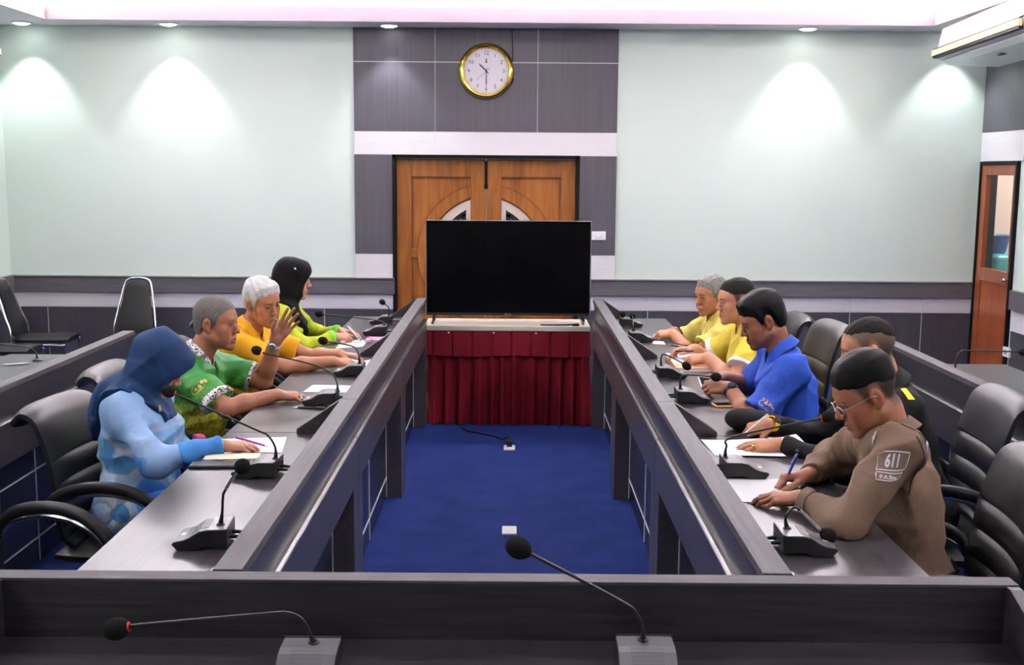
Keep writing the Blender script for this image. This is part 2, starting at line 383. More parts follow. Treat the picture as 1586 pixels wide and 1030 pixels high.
q = MB(); q.ball((-.05, -w+.055, 1.0), .016); q.tube([(-.05, -w+.055, 1.0), (-.02, -w+.055, 1.0)], .007); q.build('door_handle', 'chrome', lf, True)
q = MB(); q.box(XR+.12, 6.4, 11.05, 11.15, 0, 3.0); q.box(6.4, 6.5, 7.6, 11.15, 0, 3.0); q.box(XR+.12, 6.4, 7.5, 7.6, 0, 3.0); q.box(XR+.12, 6.5, 7.5, 11.15, 3.0, 3.05)
struct(q.build('wall_side_room', 'pinkwall'))
t = thing('plastic_cabinet', 'turquoise plastic cabinet behind the glass of the side door', 'cabinet', (4.70, 10.72, 0), .0)
q = MB(); q.box(-.26, .26, -.26, .26, .02, 1.13); q.build('body', 'turq', t, bevel=.05, seg=4)
q = MB(); q.box(.13, .142, -.264, -.259, .05, 1.08); q.build('door_edge', 'white', t)
t = thing('plastic_bowl', 'blue plastic bowl standing on the turquoise cabinet', 'bowl', (4.52, 10.62, 1.13))
q = MB(); q.lathe([(.03, .0), (.065, .0), (.075, .01), (.11, .16), (.118, .165), (.112, .17), (.10, .155), (.065, .02), (.03, .018)], n=24); q.build('bowl', 'bluebowl', t, True)

# ------------------------------------------------------------------ wall clock
ck = thing('wall_clock', 'round gold framed wall clock on the dark tiled panel', 'clock', (-.237, YB-.022, 2.70))
q = MB(); prof = [(.001, 0), (.235, 0), (.238, -.012), (.228, -.034), (.212, -.045), (.198, -.040), (.190, -.026), (.188, -.012), (.001, -.012)]
q.lathe(prof, n=64, axis='y'); q.build('gold_rim', 'gold', ck, True)
q = MB(); q.lathe([(.001, -.0125), (.19, -.0125), (.19, -.016), (.001, -.016)], n=64, axis='y'); dial = q.build('dial', 'dial', ck)
for h in range(1, 13):
    a = PI/2 - h*PI/6; q = MB(); v, f = text_mesh(str(h), .046)
    q.add([(p[0] + .150*math.cos(a), -.0168, p[1] + .150*math.sin(a)) for p in v], f); q.build('numeral', 'dark', dial)
q = MB()
for k in range(60):
    a = k*PI/30; r0, r1 = (.172, .181)
    w_ = .0016 if k % 5 else .003
    c, s = math.cos(a), math.sin(a)
    q.add([(r0*c - w_*s, -.0166, r0*s + w_*c), (r1*c - w_*s, -.0166, r1*s + w_*c), (r1*c + w_*s, -.0166, r1*s - w_*c), (r0*c + w_*s, -.0166, r0*s - w_*c)], [(0, 1, 2, 3)])
q.build('minute_marks', 'dark', dial)
q = MB(); q.box(-.004, .004, -.0168, -.0164, .075, .10); q.add([(-.011, -.0167, .082), (.011, -.0167, .082), (0, -.0167, .066)], [(0, 1, 2)]); q.box(-.012, .012, -.0168, -.0164, .098, .102); q.build('printed_emblem', 'dark', dial)
def hand(nm, ang, L, w_, y, back=.025):
    a = PI/2 - ang; c, s = math.cos(a), math.sin(a); q = MB()
    pts = [(-back, -w_*.7), (-back, w_*.7), (L*.7, w_), (L, 0), (L*.7, -w_)]
    q.prism([(p[0]*c - p[1]*s, p[0]*s + p[1]*c) for p in pts], y, y-.0015, 'y'); q.build(nm, 'dark', ck)
hand('hour_hand', math.radians(315), .095, .006, -.018); hand('minute_hand', math.radians(180), .14, .0045, -.020); hand('second_hand', math.radians(48), .05, .0015, -.022, .12)
q = MB(); q.lathe([(.001, -.016), (.008, -.016), (.008, -.024), (.001, -.024)], n=16, axis='y'); q.build('hub', 'dark', ck)
q = MB(); q.tube(bez([(-.02, YB-.027, ZC-.005), (-.015, YB-.028, 2.95), (-.012, YB-.028, 2.80), (-.02, YB-.03, 2.70), (-.006, YB-.03, 2.62), (-.05, YB-.03, 2.57)]), .0035, 6)
tag(q.build('clock_wire', 'black', None, True), 'thin dark wire running from the ceiling behind the gold clock', 'wire')
# light switch
t = thing('light_switch', 'white light switch plate right of the television', 'switch', (.752, YB-.022, 1.30))
q = MB(); q.box(-.062, .062, -.012, 0, -.038, .038); q.build('plate', 'white', t, bevel=.004)
q = MB(); q.box(-.024, .024, -.017, -.011, -.014, .014); q.build('rocker', 'white', t, bevel=.003)

# ------------------------------------------------------------------ air conditioners
def aircon(label, loc, rz, L):
    t = thing('air_conditioner', label, 'air conditioner', loc, rz, 'ceiling hung air conditioners')
    # local: length along y, outlet side faces -x, hung under the ceiling (z=0 is its underside)
    q = MB()
    prof = [(0.0, .10), (.03, .115), (.06, .27), (.62, .30), (.64, .05), (.55, -.01), (.12, .0), (.03, .03)]
    q.prism([(p[0], p[1]) for p in prof], -L/2, L/2, 'y')
    q.build('casing', 'acw', t, bevel=.012, seg=3)
    q = MB(); q.prism([(-.008, .035), (.02, .03), (.02, .118), (-.008, .105)], -L/2+.015, L/2-.015, 'y'); v = q.build('outlet_frame', 'black', t)
    q = MB()
    for k in range(1): q.prism([(-.016, .052), (.01, .05), (.01, .10), (-.016, .095)], -L/2+.01, L/2-.01, 'y')
    q.build('louvre', 'beige', v)
    q = MB(); q.prism([(.05, .016), (.12, -.02), (.5, -.035), (.6, .02)], -L/2+.02, L/2-.02, 'y'); q.build('underside_panel', 'acu', t, bevel=.02, seg=3)
    q = MB(); q.box(.2, .23, -.05, .05, -.036, -.03); q.build('name_badge', 'dark', t)
    q = MB()
    for s_ in (-1, 1): q = MB(); q.box(.2, .4, s_*(L/2-.25)-.02, s_*(L/2-.25)+.02, .28, .34); q.build('hanger', 'silver', t)
    return t
aircon('long lilac white air conditioner hung above the side door', (3.30, 8.42, 2.745), -.085, 2.0)
t = aircon('air conditioner with beige louvres whose end shows at the left edge above the mint wall', (-3.93, 8.0, 2.66), PI+.02, 1.9)

# ------------------------------------------------------------------ floor sockets
def floor_socket(label, x, y):
    t = thing('floor_socket', label, 'floor socket', (x, y, 0), 0, 'floor sockets')
    q = MB(); q.box(-.038, .038, -.062, .062, 0, .012); q.build('cover_plate', 'white', t, bevel=.003)
    q = MB(); q.box(-.02, .02, -.03, .03, .012, .014); q.build('flap', 'white', t)
    return t
floor_socket('white floor socket with a black plug in it near the red table skirt', -.012, 7.49)
floor_socket('white empty floor socket on the blue carpet nearest the head table', -.006, 5.71)
q = MB(); q.box(-.03, .005, 7.49, 7.55, .014, .05); q.tube(bez([(-.012, 7.54, .035), (-.02, 7.62, .05), (-.06, 7.72, .012), (-.12, 7.83, .006), (-.22, 7.92, .006), (-.32, 8.0, .006), (-.36, 8.1, .006)]), .005, 6)
tag(q.build('power_cord', 'blackp', None, True), 'black power cord with plug running from the floor socket under the red skirt', 'cord')

# ------------------------------------------------------------------ television on the skirted table
tb = thing('side_table', 'long cream topped table with a red skirt under the television', 'table', (-.034, 8.445, 0))
q = MB(); q.box(-.61, .605, -.21, .20, .695, .735); q.build('tabletop', 'cream', tb, bevel=.006)
for sx in (-1, 1):
    for sy in (-1, 1):
        q = MB(); q.tube([(sx*.575-.0, sy*.15, z) for z in (0, .08, .12, .3, .5, .6, .64, .696)], [.018, .024, .03, .022, .026, .034, .03, .032], 12); q.build('leg', 'teak', tb, True)
q = MB(); q.box(-.57, .57, -.16, -.14, .60, .695); q.box(-.57, .57, .13, .15, .60, .695); q.build('apron', 'teak', tb)
# skirt: pleated cloth on three sides
def cloth_strip(path_fn, n, zs, amp_fn, th=.0):
    vs = []; fs = []
    for j, z in enumerate(zs):
        for i in range(n+1):
            u = i/n; p, nr = path_fn(u); a = amp_fn(u, z)
            vs.append((p[0]+nr[0]*a, p[1]+nr[1]*a, z))
    for j in range(len(zs)-1):
        for i in range(n): fs.append((j*(n+1)+i, j*(n+1)+i+1, (j+1)*(n+1)+i+1, (j+1)*(n+1)+i))
    return vs, fs
def path_front(u):
    L = [(-.58, .0), (-.58, -.185), (.58, -.185), (.58, .0)]
    seg = [.185, 1.16, .185]; s = u*sum(seg); k = 0
    while k < 2 and s > seg[k]: s -= seg[k]; k += 1
    t_ = s/seg[k]; a, c = L[k], L[k+1]
    nr = [(-1, 0), (0, -1), (1, 0)][k]
    return (a[0]+(c[0]-a[0])*t_, a[1]+(c[1]-a[1])*t_), nr
rnd = np.random.RandomState(3); ph = rnd.rand(8)*6
def amp_skirt(u, z):
    k = (0.70-z)/.70; w1 = 2*PI*15*u + 1.2*math.sin(2*PI*3.2*u+ph[0]) + .5*k*math.sin(2*PI*5*u+ph[1])
    s_ = math.sin(w1); s_ = math.copysign(abs(s_)**.7, s_)
    return .006 + (.006+.022*k)*(s_+.6) + .012*k*math.sin(2*PI*2.3*u+ph[2]) + .006*k*math.sin(2*PI*31*u+ph[3]+3*k) + .02*k**6
q = MB(); v, f = cloth_strip(path_front, 420, [.690-.0355*i for i in range(20)] , amp_skirt)
v = [(p[0], p[1], p[2] if p[2] > .03 else .004+.004*math.sin(p[0]*40)**2) for p in v]
q.add(v, f); o = q.build('skirt', 'red_cloth', tb, True)
def amp_val(u, z):
    k = (.69-z)/.19; fr = (u*10.6) % 1.0; nn = int(u*10.6)
    fold = -.012*math.exp(-((fr-.5)/.05)**2)
    return .026 + .014*k + fold*(1.0) + .004*math.sin(2*PI*7*u+ph[4])*k
q = MB(); v, f = cloth_strip(path_front, 420, [.692-.01*i for i in range(19)], amp_val); 
v = [(p[0], p[1], p[2] + (.006*math.sin(p[0]*9+1) if p[2] < .53 else 0)) for p in v]
q.add(v, f); q.build('valance', 'red_cloth', tb, True)
for x in (-.43, -.10, .21):
    q = MB(); q.ball((x, -.215, .683), .006, 8, 6); q.build('pin', 'white', tb, True)

tv = thing('television', 'large black flat screen television standing on the skirted table', 'television', (-.031, 8.45, .737))
q = MB(); q.box(-.612, .612, -.02, .012, .05, .757, 0); q.box(-.45, .45, .012, .05, .12, .55, 0); q.build('housing', 'blackp', tv, bevel=.004)
q = MB(); q.box(-.612, .612, -.024, -.019, .752, .759); q.box(-.614, -.608, -.024, -.019, .05, .759); q.box(.608, .614, -.024, -.019, .05, .759); q.build('bezel', 'silver', tv)
q = MB(); q.box(-.604, .604, -.0225, -.0195, .072, .750); q.build('screen', 'screen', tv)
q = MB(); q.box(-.604, .604, -.024, -.0195, .052, .070); lb = q.build('lower_bezel', 'blackp', tv)
q = MB(); v, f = text_mesh('LG', .018); q.add([(p[0]+.008, -.0245, p[1]+.061) for p in v], f); q.lathe([(.001, -.0242), (.0075, -.0242), (.0075, -.0248), (.001, -.0248)], (-.016, 0, .061), 16, 'y'); q.build('logo', 'silver', lb)
for sx in (-1, 1):
    q = MB(); x = .55*sx; q.prism([(x-.012, .05), (x+.012, .05), (x+.016+.012*sx, 0.006), (x-.004+.012*sx, .006)], -.02, .0, 'y'); q.tube([(x+.006*sx, -.15, .006), (x+.006*sx, -.01, .014), (x+.006*sx, .13, .006)], .007, 8); q.build('foot', 'blackp', tv, bevel=.002)
q = MB(); q.tube(bez([(.49, 8.36, .7405), (.46, 8.32, .7405), (.40, 8.29, .741), (.26, 8.27, .741), (.21, 8.27, .742), (.24, 8.255, .741), (.36, 8.255, .741), (.45, 8.257, .743)]), .004, 6); q.box(.44, .49, 8.245, 8.27, .7355, .752)
tag(q.build('loose_cable', 'blackp', None, True), 'loose black cable lying on the cream tabletop beside the television foot', 'cable')
# ------------------------------------------------------------------ conference desks
ZR, ZD = .94, .80
def desk(name, label, sgn, x0, y0, y1, depth=.53, group='conference desks', loc=None):
    """x0: aisle face of the riser; sgn: outward direction; y0..y1 extent."""
    L = y1-y0
    t = thing('conference_desk', label, 'desk', (x0, y0, 0), 0, group)
    X = lambda d: sgn*d
    g = .002
    q = MB(); q.box(X(.07), X(depth), g, L-g, ZD-.03, ZD); q.build('worktop', 'lam', t, bevel=.002)
    q = MB(); q.box(X(0), X(.068), g, L-g, ZR-.026, ZR); q.build('riser_cap', 'lamcap', t, bevel=.002)
    q = MB(); q.prism([(X(.004), ZR-.026), (X(.06), ZR-.026), (X(.06), ZD-.03), (X(.03), ZD-.03), (X(.024), ZR-.16)], g, L-g, 'y'); q.build('upper_fascia', 'fascia', t)
    q = MB(); q.prism([(X(.0), .778), (X(.012), .784), (X(.07), .784), (X(.07), .60), (X(.0), .60)], g, L-g, 'y'); q.build('lower_fascia', 'fascia', t, bevel=.004)
    for a in (g, L-.13):
        q = MB(); q.box(X(.002), X(.10), a, a+.128, .0, .60); q.build('pilaster', 'fascia', t, bevel=.002)
        q = MB(); q.box(X(.02), X(.085), a+.02, a+.108, 0, .018); q.build('plinth', 'black', t)
    # modesty panel with white inlay joints
    q = MB(); q.box(X(.088), X(.108), .13, L-.13, .01, .62, 0)
    for z in (.45, .125): q.box(X(.085), X(.09), .13, L-.13, z-.003, z+.003, 1)
    for y in (.14, L*.36, L*.36+.32, L-.145): q.box(X(.085), X(.09), y-.003, y+.003, .01, .60, 1)
    q.build('modesty_panel', ['navy', 'inlay'], t)
    for a in (g, L-.026):
        q = MB(); q.prism([(X(.069), ZD), (X(.069), ZR-.004), (X(.075), ZR-.004), (X(.245), ZD+.02), (X(.245), ZD)], a, a+.024, 'y'); q.build('gusset', 'lam', t, bevel=.0015)
    for a in (.02, L-.045):
        q = MB(); q.box(X(.108), X(.26), a, a+.025, 0, ZD-.03); q.build('side_panel', 'lam', t)
    return t
A = [2.53, 4.515, 6.44, 8.22]
wl = ['near', 'middle', 'far']
names_l = ['dark laminate desk in front of the woman in the blue headscarf', 'dark laminate desk in front of the men in green and golden yellow shirts', 'dark laminate desk in front of the woman in the black headscarf']
names_r = ['dark laminate desk in front of the officer in the khaki uniform', 'dark laminate desk in front of the man in the blue polo shirt', 'dark laminate desk at the television end in front of the grey haired man in yellow']
for i in range(3):
    desk('d', names_l[i], -1, -.622, A[i], A[i+1]); desk('d', names_r[i], 1, .586, A[i], A[i+1])
for i, (a, c) in enumerate([(4.52, 6.42), (2.6, 4.51)]):
    desk('d', ['dark laminate desk of the outer row in front of the chrome framed chairs', 'dark outer row desk behind the empty black armchair'][i], -1, -2.15, a, c, .72)
    desk('d', ['dark laminate desk of the outer row below the side door', 'dark outer row desk behind the khaki officer and his chair'][i], 1, 2.06, a-.1, c-.1, .72)
# head table closing the U
t = thing('head_table', 'wide dark head table across the foreground with a raised back ledge', 'desk', (-.014, 2.52, 0))
hw = 1.135
q = MB(); q.box(-hw-.03, hw+.03, -.053, 0, ZR-.007, ZR); q.build('riser_cap', 'lamcapx', t, bevel=.001)
q = MB(); q.box(-hw-.03, hw+.03, -.052, -.002, .62, ZR-.007); q.build('riser_panel', 'lamx', t)
q = MB(); q.box(-hw-.03, hw+.03, -.82, -.046, ZD-.03, ZD); q.build('worktop', 'lamx', t, bevel=.002)
q = MB(); q.box(-hw-.03, hw+.03, -.03, -.01, 0.01, .62); q.build('modesty_panel', 'navy', t)
for s_ in (-1, 1):
    q = MB(); q.prism([(-.0535, ZD), (-.0535, ZR-.003), (-.075, ZR-.003), (-.40, ZD+.02), (-.40, ZD)], s_*hw-.015+.015*s_, s_*hw+.015+.015*s_, 'x'); q.build('gusset', 'lamx', t, bevel=.0015)
    q = MB(); q.box(s_*(hw-.02), s_*(hw+.01), -.78, -.05, 0, ZD-.03); q.build('side_panel', 'lam', t)
# ------------------------------------------------------------------ organic surfaces: signed distance fields meshed by surface nets
f32 = np.float32
def V3(*a): return np.array(a if len(a) == 3 else a[0], dtype=np.float64)
def unit(a): a = np.asarray(a, float); return a/np.linalg.norm(a)
def smin(a, b, k):
    h = np.clip(.5+.5*(b-a)/k, 0, 1); return b+(a-b)*h-k*h*(1-h)
def smax(a, b, k): return -smin(-a, -b, k)
def cone(a, b, ra, rb, sq=None):
    a = np.asarray(a, f32); b = np.asarray(b, f32); ab = b-a; L2 = max(float(ab@ab), 1e-9)
    def f(P):
        t = np.clip(((P-a)@ab)/L2, 0, 1); return np.linalg.norm(P-a-t[:, None]*ab, axis=1)-(ra+(rb-ra)*t)
    return f
def ell(c, r, Rm=None):
    c = np.asarray(c, f32); r = np.asarray(r, f32)
    def f(P):
        q = P-c
        if Rm is not None: q = q@Rm.astype(f32)
        k0 = np.linalg.norm(q/r, axis=1); k1 = np.linalg.norm(q/(r*r), axis=1)+1e-9
        return k0*(k0-1)/k1
    return f
def ball(c, r):
    c = np.asarray(c, f32); return lambda P: np.linalg.norm(P-c, axis=1)-r
def half(p, n):
    n = unit(n).astype(f32); p = np.asarray(p, f32); return lambda P: (P-p)@n     # inside where negative
class SDF:
    def __init__(s): s.ops = []
    def add(s, f, k=.01): s.ops.append(('+', f, k)); return s
    def sub(s, f, k=.005): s.ops.append(('-', f, k)); return s
    def cut(s, f, k=.002): s.ops.append(('&', f, k)); return s
    def warp(s, f): s.ops.append(('w', f, 0)); return s
    def __call__(s, P):
        d = None
        for (o, f, k) in s.ops:
            if o == 'w': d = d+f(P); continue
            e = f(P)
            if d is None: d = e
            elif o == '+': d = smin(d, e, k) if k > 0 else np.minimum(d, e)
            elif o == '-': d = smax(d, -e, k)
            else: d = smax(d, e, k)
        return d
def mesh_sdf(fn, lo, hi, h, margin=.02, B=6):
    """sparse surface nets; returns verts (n,3), quads"""
    lo = np.asarray(lo, float); hi = np.asarray(hi, float)
    nb = np.maximum(1, np.ceil((hi-lo)/(h*B)).astype(int)); N = nb*B+1
    cx = [lo[i]+(np.arange(nb[i])+.5)*h*B for i in range(3)]
    C = np.stack(np.meshgrid(*cx, indexing='ij'), -1).reshape(-1, 3).astype(f32)
    dc = fn(C); R_ = h*B*.5*1.7321*1.15+margin
    act = np.abs(dc) < R_
    vol = np.repeat(np.repeat(np.repeat(np.where(dc < 0, -1., 1.).reshape(nb), B, 0), B, 1), B, 2).astype(f32)
    full = np.ones(N, f32); full[:-1, :-1, :-1] = vol
    full[-1] = full[-2]; full[:, -1] = full[:, -2]; full[:, :, -1] = full[:, :, -2]
    need = np.zeros(N, bool)
    ai = np.argwhere(act.reshape(nb))
    for (i, j, k) in ai*B: need[i:i+B+1, j:j+B+1, k:k+B+1] = True
    idx = np.argwhere(need)
    if len(idx) == 0: return np.zeros((0, 3)), []
    P = (lo+idx*h).astype(f32); val = np.empty(len(P), f32)
    for s_ in range(0, len(P), 400000): val[s_:s_+400000] = fn(P[s_:s_+400000])
    full[need] = val
    sg = full < 0
    c0 = sg[:-1, :-1, :-1]; mix = np.zeros(c0.shape, bool)
    offs = [(i, j, k) for i in (0, 1) for j in (0, 1) for k in (0, 1)]
    for (i, j, k) in offs: mix |= (sg[i:N[0]-1+i, j:N[1]-1+j, k:N[2]-1+k] != c0)
    cells = np.argwhere(mix); cid = -np.ones(mix.shape, int); cid[mix] = np.arange(len(cells))
    acc = np.zeros((len(cells), 3)); cnt = np.zeros(len(cells))
    for a in range(3):
        o1, o2 = [x for x in range(3) if x != a]
        for u in (0, 1):
            for w in (0, 1):
                p = cells.copy(); p[:, o1] += u; p[:, o2] += w; q = p.copy(); q[:, a] += 1
                va = full[p[:, 0], p[:, 1], p[:, 2]]; vb = full[q[:, 0], q[:, 1], q[:, 2]]
                m = (va < 0) != (vb < 0); t = np.where(m, va/np.where(va == vb, 1, va-vb), 0)
                x = p.astype(float); x[:, a] += t; acc[m] += x[m]; cnt[m] += 1
    V = lo+h*acc/np.maximum(cnt, 1)[:, None]
    # one Newton step on to the surface
    e = h*.4; Vf = V.astype(f32); d0 = fn(Vf); G = np.empty((len(V), 3))
    for a in range(3):
        q = Vf.copy(); q[:, a] += e; G[:, a] = (fn(q)-d0)/e
    g2 = np.maximum((G*G).sum(1), .2); stp = -(d0/g2)[:, None]*G
    ln = np.linalg.norm(stp, axis=1, keepdims=True); stp *= np.minimum(1, .6*h/np.maximum(ln, 1e-9)); V = V+stp
    Q = []
    for a in range(3):
        sl0 = [slice(None)]*3; sl1 = [slice(None)]*3; sl0[a] = slice(0, N[a]-1); sl1[a] = slice(1, N[a])
        A_ = sg[tuple(sl0)]; B_ = sg[tuple(sl1)]; ed = np.argwhere(A_ != B_)
        o1, o2 = [(1, 2), (2, 0), (0, 1)][a]
        ok = (ed[:, o1] > 0) & (ed[:, o2] > 0) & (ed[:, o1] < N[o1]-1) & (ed[:, o2] < N[o2]-1); ed = ed[ok]
        ins = A_[ed[:, 0], ed[:, 1], ed[:, 2]]
        def C_(u, w):
            p = ed.copy(); p[:, o1] -= u; p[:, o2] -= w; return cid[p[:, 0], p[:, 1], p[:, 2]]
        q = np.stack([C_(1, 1), C_(0, 1), C_(0, 0), C_(1, 0)], 1); q[~ins] = q[~ins][:, ::-1]; q = q[(q >= 0).all(1)]
        Q.append(q)
    return V, np.concatenate(Q)
def relax(V, Q, it):
    E = np.concatenate([Q[:, [0, 1]], Q[:, [1, 2]], Q[:, [2, 3]], Q[:, [3, 0]]]); E = np.concatenate([E, E[:, ::-1]])
    for _ in range(it):
        A = np.zeros_like(V); n = np.zeros(len(V)); np.add.at(A, E[:, 0], V[E[:, 1]]); np.add.at(n, E[:, 0], 1)
        V = V*.45+.55*A/np.maximum(n, 1)[:, None]
    return V
def np_mesh(name, parts, mat, parent=None, soft=0):
    """parts: list of (verts, quads, colours or None)"""
    Vs = []; Fs = []; Cs = []; o = 0
    for (v, q, c) in parts:
        if soft and len(v): v = relax(v, np.asarray(q), soft)
        Vs.append(v); Fs.append(np.asarray(q)+o); o += len(v)
        if c is not None: Cs.append(c)
    V = np.concatenate(Vs); F = np.concatenate(Fs)
    me = bpy.data.meshes.new(name)
    me.vertices.add(len(V)); me.vertices.foreach_set('co', V.astype(f32).ravel())
    me.loops.add(len(F)*4); me.loops.foreach_set('vertex_index', F.astype(np.int32).ravel())
    me.polygons.add(len(F)); me.polygons.foreach_set('loop_start', (np.arange(len(F))*4).astype(np.int32))
    me.polygons.foreach_set('use_smooth', np.ones(len(F), bool))
    me.update(calc_edges=True); me.validate()
    if Cs:
        C = np.concatenate(Cs); a = me.color_attributes.new('tint', 'FLOAT_COLOR', 'POINT')
        a.data.foreach_set('color', np.concatenate([C, np.ones((len(C), 1))], 1).astype(f32).ravel())
    me.materials.append(M[mat] if isinstance(mat, str) else mat)
    ob = bpy.data.objects.new(name, me); COL.objects.link(ob)
    if parent is not None: ob.parent = parent; ob.matrix_parent_inverse = Matrix.Translation(-Vector(parent.location))
    return ob
def sphere_np(c, r, n=20, m=14):
    v = []; q = []
    for i in range(m+1):
        t = PI*i/m
        for k in range(n):
            a = 2*PI*k/n; v.append((math.sin(t)*math.cos(a), math.sin(t)*math.sin(a), math.cos(t)))
    for i in range(m):
        for k in range(n): q.append((i*n+k, (i+1)*n+k, (i+1)*n+(k+1) % n, i*n+(k+1) % n))
    v = np.array(v); return v*r+np.asarray(c), np.array(q), v
def folds(amp, fr, seed, ax=None):
    r = np.random.RandomState(seed); Wv = []
    for i in range(5):
        w = r.randn(3); w /= np.linalg.norm(w)
        if ax is not None:
            w = w-.75*np.asarray(ax)*(w@np.asarray(ax)); w /= np.linalg.norm(w)
        Wv.append((w.astype(f32)*fr*(.7+.8*r.rand()), r.rand()*6, r.randn(3).astype(f32)*fr*.35, r.rand()*6))
    def f(P):
        s_ = 0
        for (w, p, w2, p2) in Wv: s_ = s_+(1-2*np.abs(np.sin(.5*(P@w)+p+1.3*np.sin(P@w2+p2))))
        return (-amp*.45)*s_
    return f
# ------------------------------------------------------------------ people
def skinmat(name, rough=0.5):
    m, t, b = newmat(name)
    a = t.nodes.new('ShaderNodeVertexColor'); a.layer_name = 'tint'
    n = t.nodes.new('ShaderNodeTexNoise'); n.inputs['Scale'].default_value = 60; n.inputs['Detail'].default_value = 6
    mx = t.nodes.new('ShaderNodeMix'); mx.data_type = 'RGBA'; mx.blend_type = 'MULTIPLY'; mx.inputs[0].default_value = .25
    t.links.new(a.outputs['Color'], mx.inputs[6]); t.links.new(n.outputs['Color'], mx.inputs[7])
    t.links.new(mx.outputs[2], b.inputs['Base Color'])
    bp = t.nodes.new('ShaderNodeBump'); bp.inputs['Strength'].default_value = .12; bp.inputs['Distance'].default_value = .002
    n2 = t.nodes.new('ShaderNodeTexNoise'); n2.inputs['Scale'].default_value = 350; t.links.new(n2.outputs['Fac'], bp.inputs['Height']); t.links.new(bp.outputs[0], b.inputs['Normal'])
    b.inputs['Roughness'].default_value = rough; b.inputs['Subsurface Weight'].default_value = 0.08; b.inputs['Subsurface Radius'].default_value = (.01, .004, .002)
    b.inputs['Subsurface Scale'].default_value = .4
    return m
M['skin'] = skinmat('skin')
def hairmat(name, c1, c2, rough=.5):
    return streak(name, c1, c2, (1, 1, .35), 300, rough, .35, .16, 3)
M['hair_black'] = hairmat('black_hair', (.002, .002, .002), (.007, .006, .006), .5)
M['hair_grey'] = hairmat('grey_hair', (.10, .095, .09), (.32, .31, .30), .6)
M['hair_white'] = hairmat('white_hair', (.42, .42, .42), (.72, .71, .70), .6)
M['hair_stub'] = hairmat('cropped_grey_hair', (.085, .075, .068), (.20, .18, .165), .75)
M['hair_dark'] = hairmat('dark_cropped_hair', (.006, .005, .005), (.020, .016, .014), .7)
def cloth(name, col, rough=.8, sheen=.0, bump=.25, var=.12, weave=900):
    c2 = tuple(min(1, c*(1+var)) for c in col); c1 = tuple(c*(1-var) for c in col)
    m = streak(name, c1, c2, (1, 1, 1), 7, rough, 0, .25, 5)
    t = m.node_tree; b = t.nodes['Principled BSDF']; n = t.nodes.new('ShaderNodeTexNoise'); n.inputs['Scale'].default_value = weave; n.inputs['Detail'].default_value = 2
    n3 = t.nodes.new('ShaderNodeTexNoise'); n3.inputs['Scale'].default_value = 22; n3.inputs['Detail'].default_value = 3; n3.inputs['Distortion'].default_value = 1.0
    b1 = t.nodes.new('ShaderNodeBump'); b1.inputs['Strength'].default_value = bump; b1.inputs['Distance'].default_value = .012
    b2 = t.nodes.new('ShaderNodeBump'); b2.inputs['Strength'].default_value = .15; b2.inputs['Distance'].default_value = .002
    t.links.new(n3.outputs['Fac'], b1.inputs['Height']); t.links.new(n.outputs['Fac'], b2.inputs['Height']); t.links.new(b1.outputs[0], b2.inputs['Normal']); t.links.new(b2.outputs[0], b.inputs['Normal'])
    b.inputs['Sheen Weight'].default_value = sheen
    return m
M['khaki'] = cloth('khaki_twill', (.172, .108, .073), .75)
M['blackcloth'] = cloth('black_uniform_cloth', (.009, .009, .010), .75)
M['bluepolo'] = cloth('royal_blue_pique', (.022, .078, .46), .7)
M['yelpolo'] = cloth('pale_yellow_pique', (.56, .47, .11), .75)
M['yel2'] = cloth('bright_yellow_pique', (.60, .47, .05), .75)
M['orange'] = cloth('golden_yellow_pique', (.68, .33, .008), .7)
M['lime'] = cloth('lime_knit', (.42, .50, .022), .75)
M['limecuff'] = cloth('green_cuff', (.22, .62, .06), .75)
M['navyhijab'] = cloth('blue_headscarf_cloth', (.008, .034, .105), .75, .0, .15)
M['blackhijab'] = cloth('black_headscarf_cloth', (.0025, .0025, .003), .85, .0, .15)
M['whiteknit'] = cloth('white_knit', (.74, .72, .72), .8)
M['trousers'] = cloth('dark_trousers', (.012, .013, .02), .8)
M['beretfelt'] = cloth('black_felt', (.006, .006, .0065), .95)
M['shoe'] = simple('black_shoe_leather', (.01, .01, .011), .35)
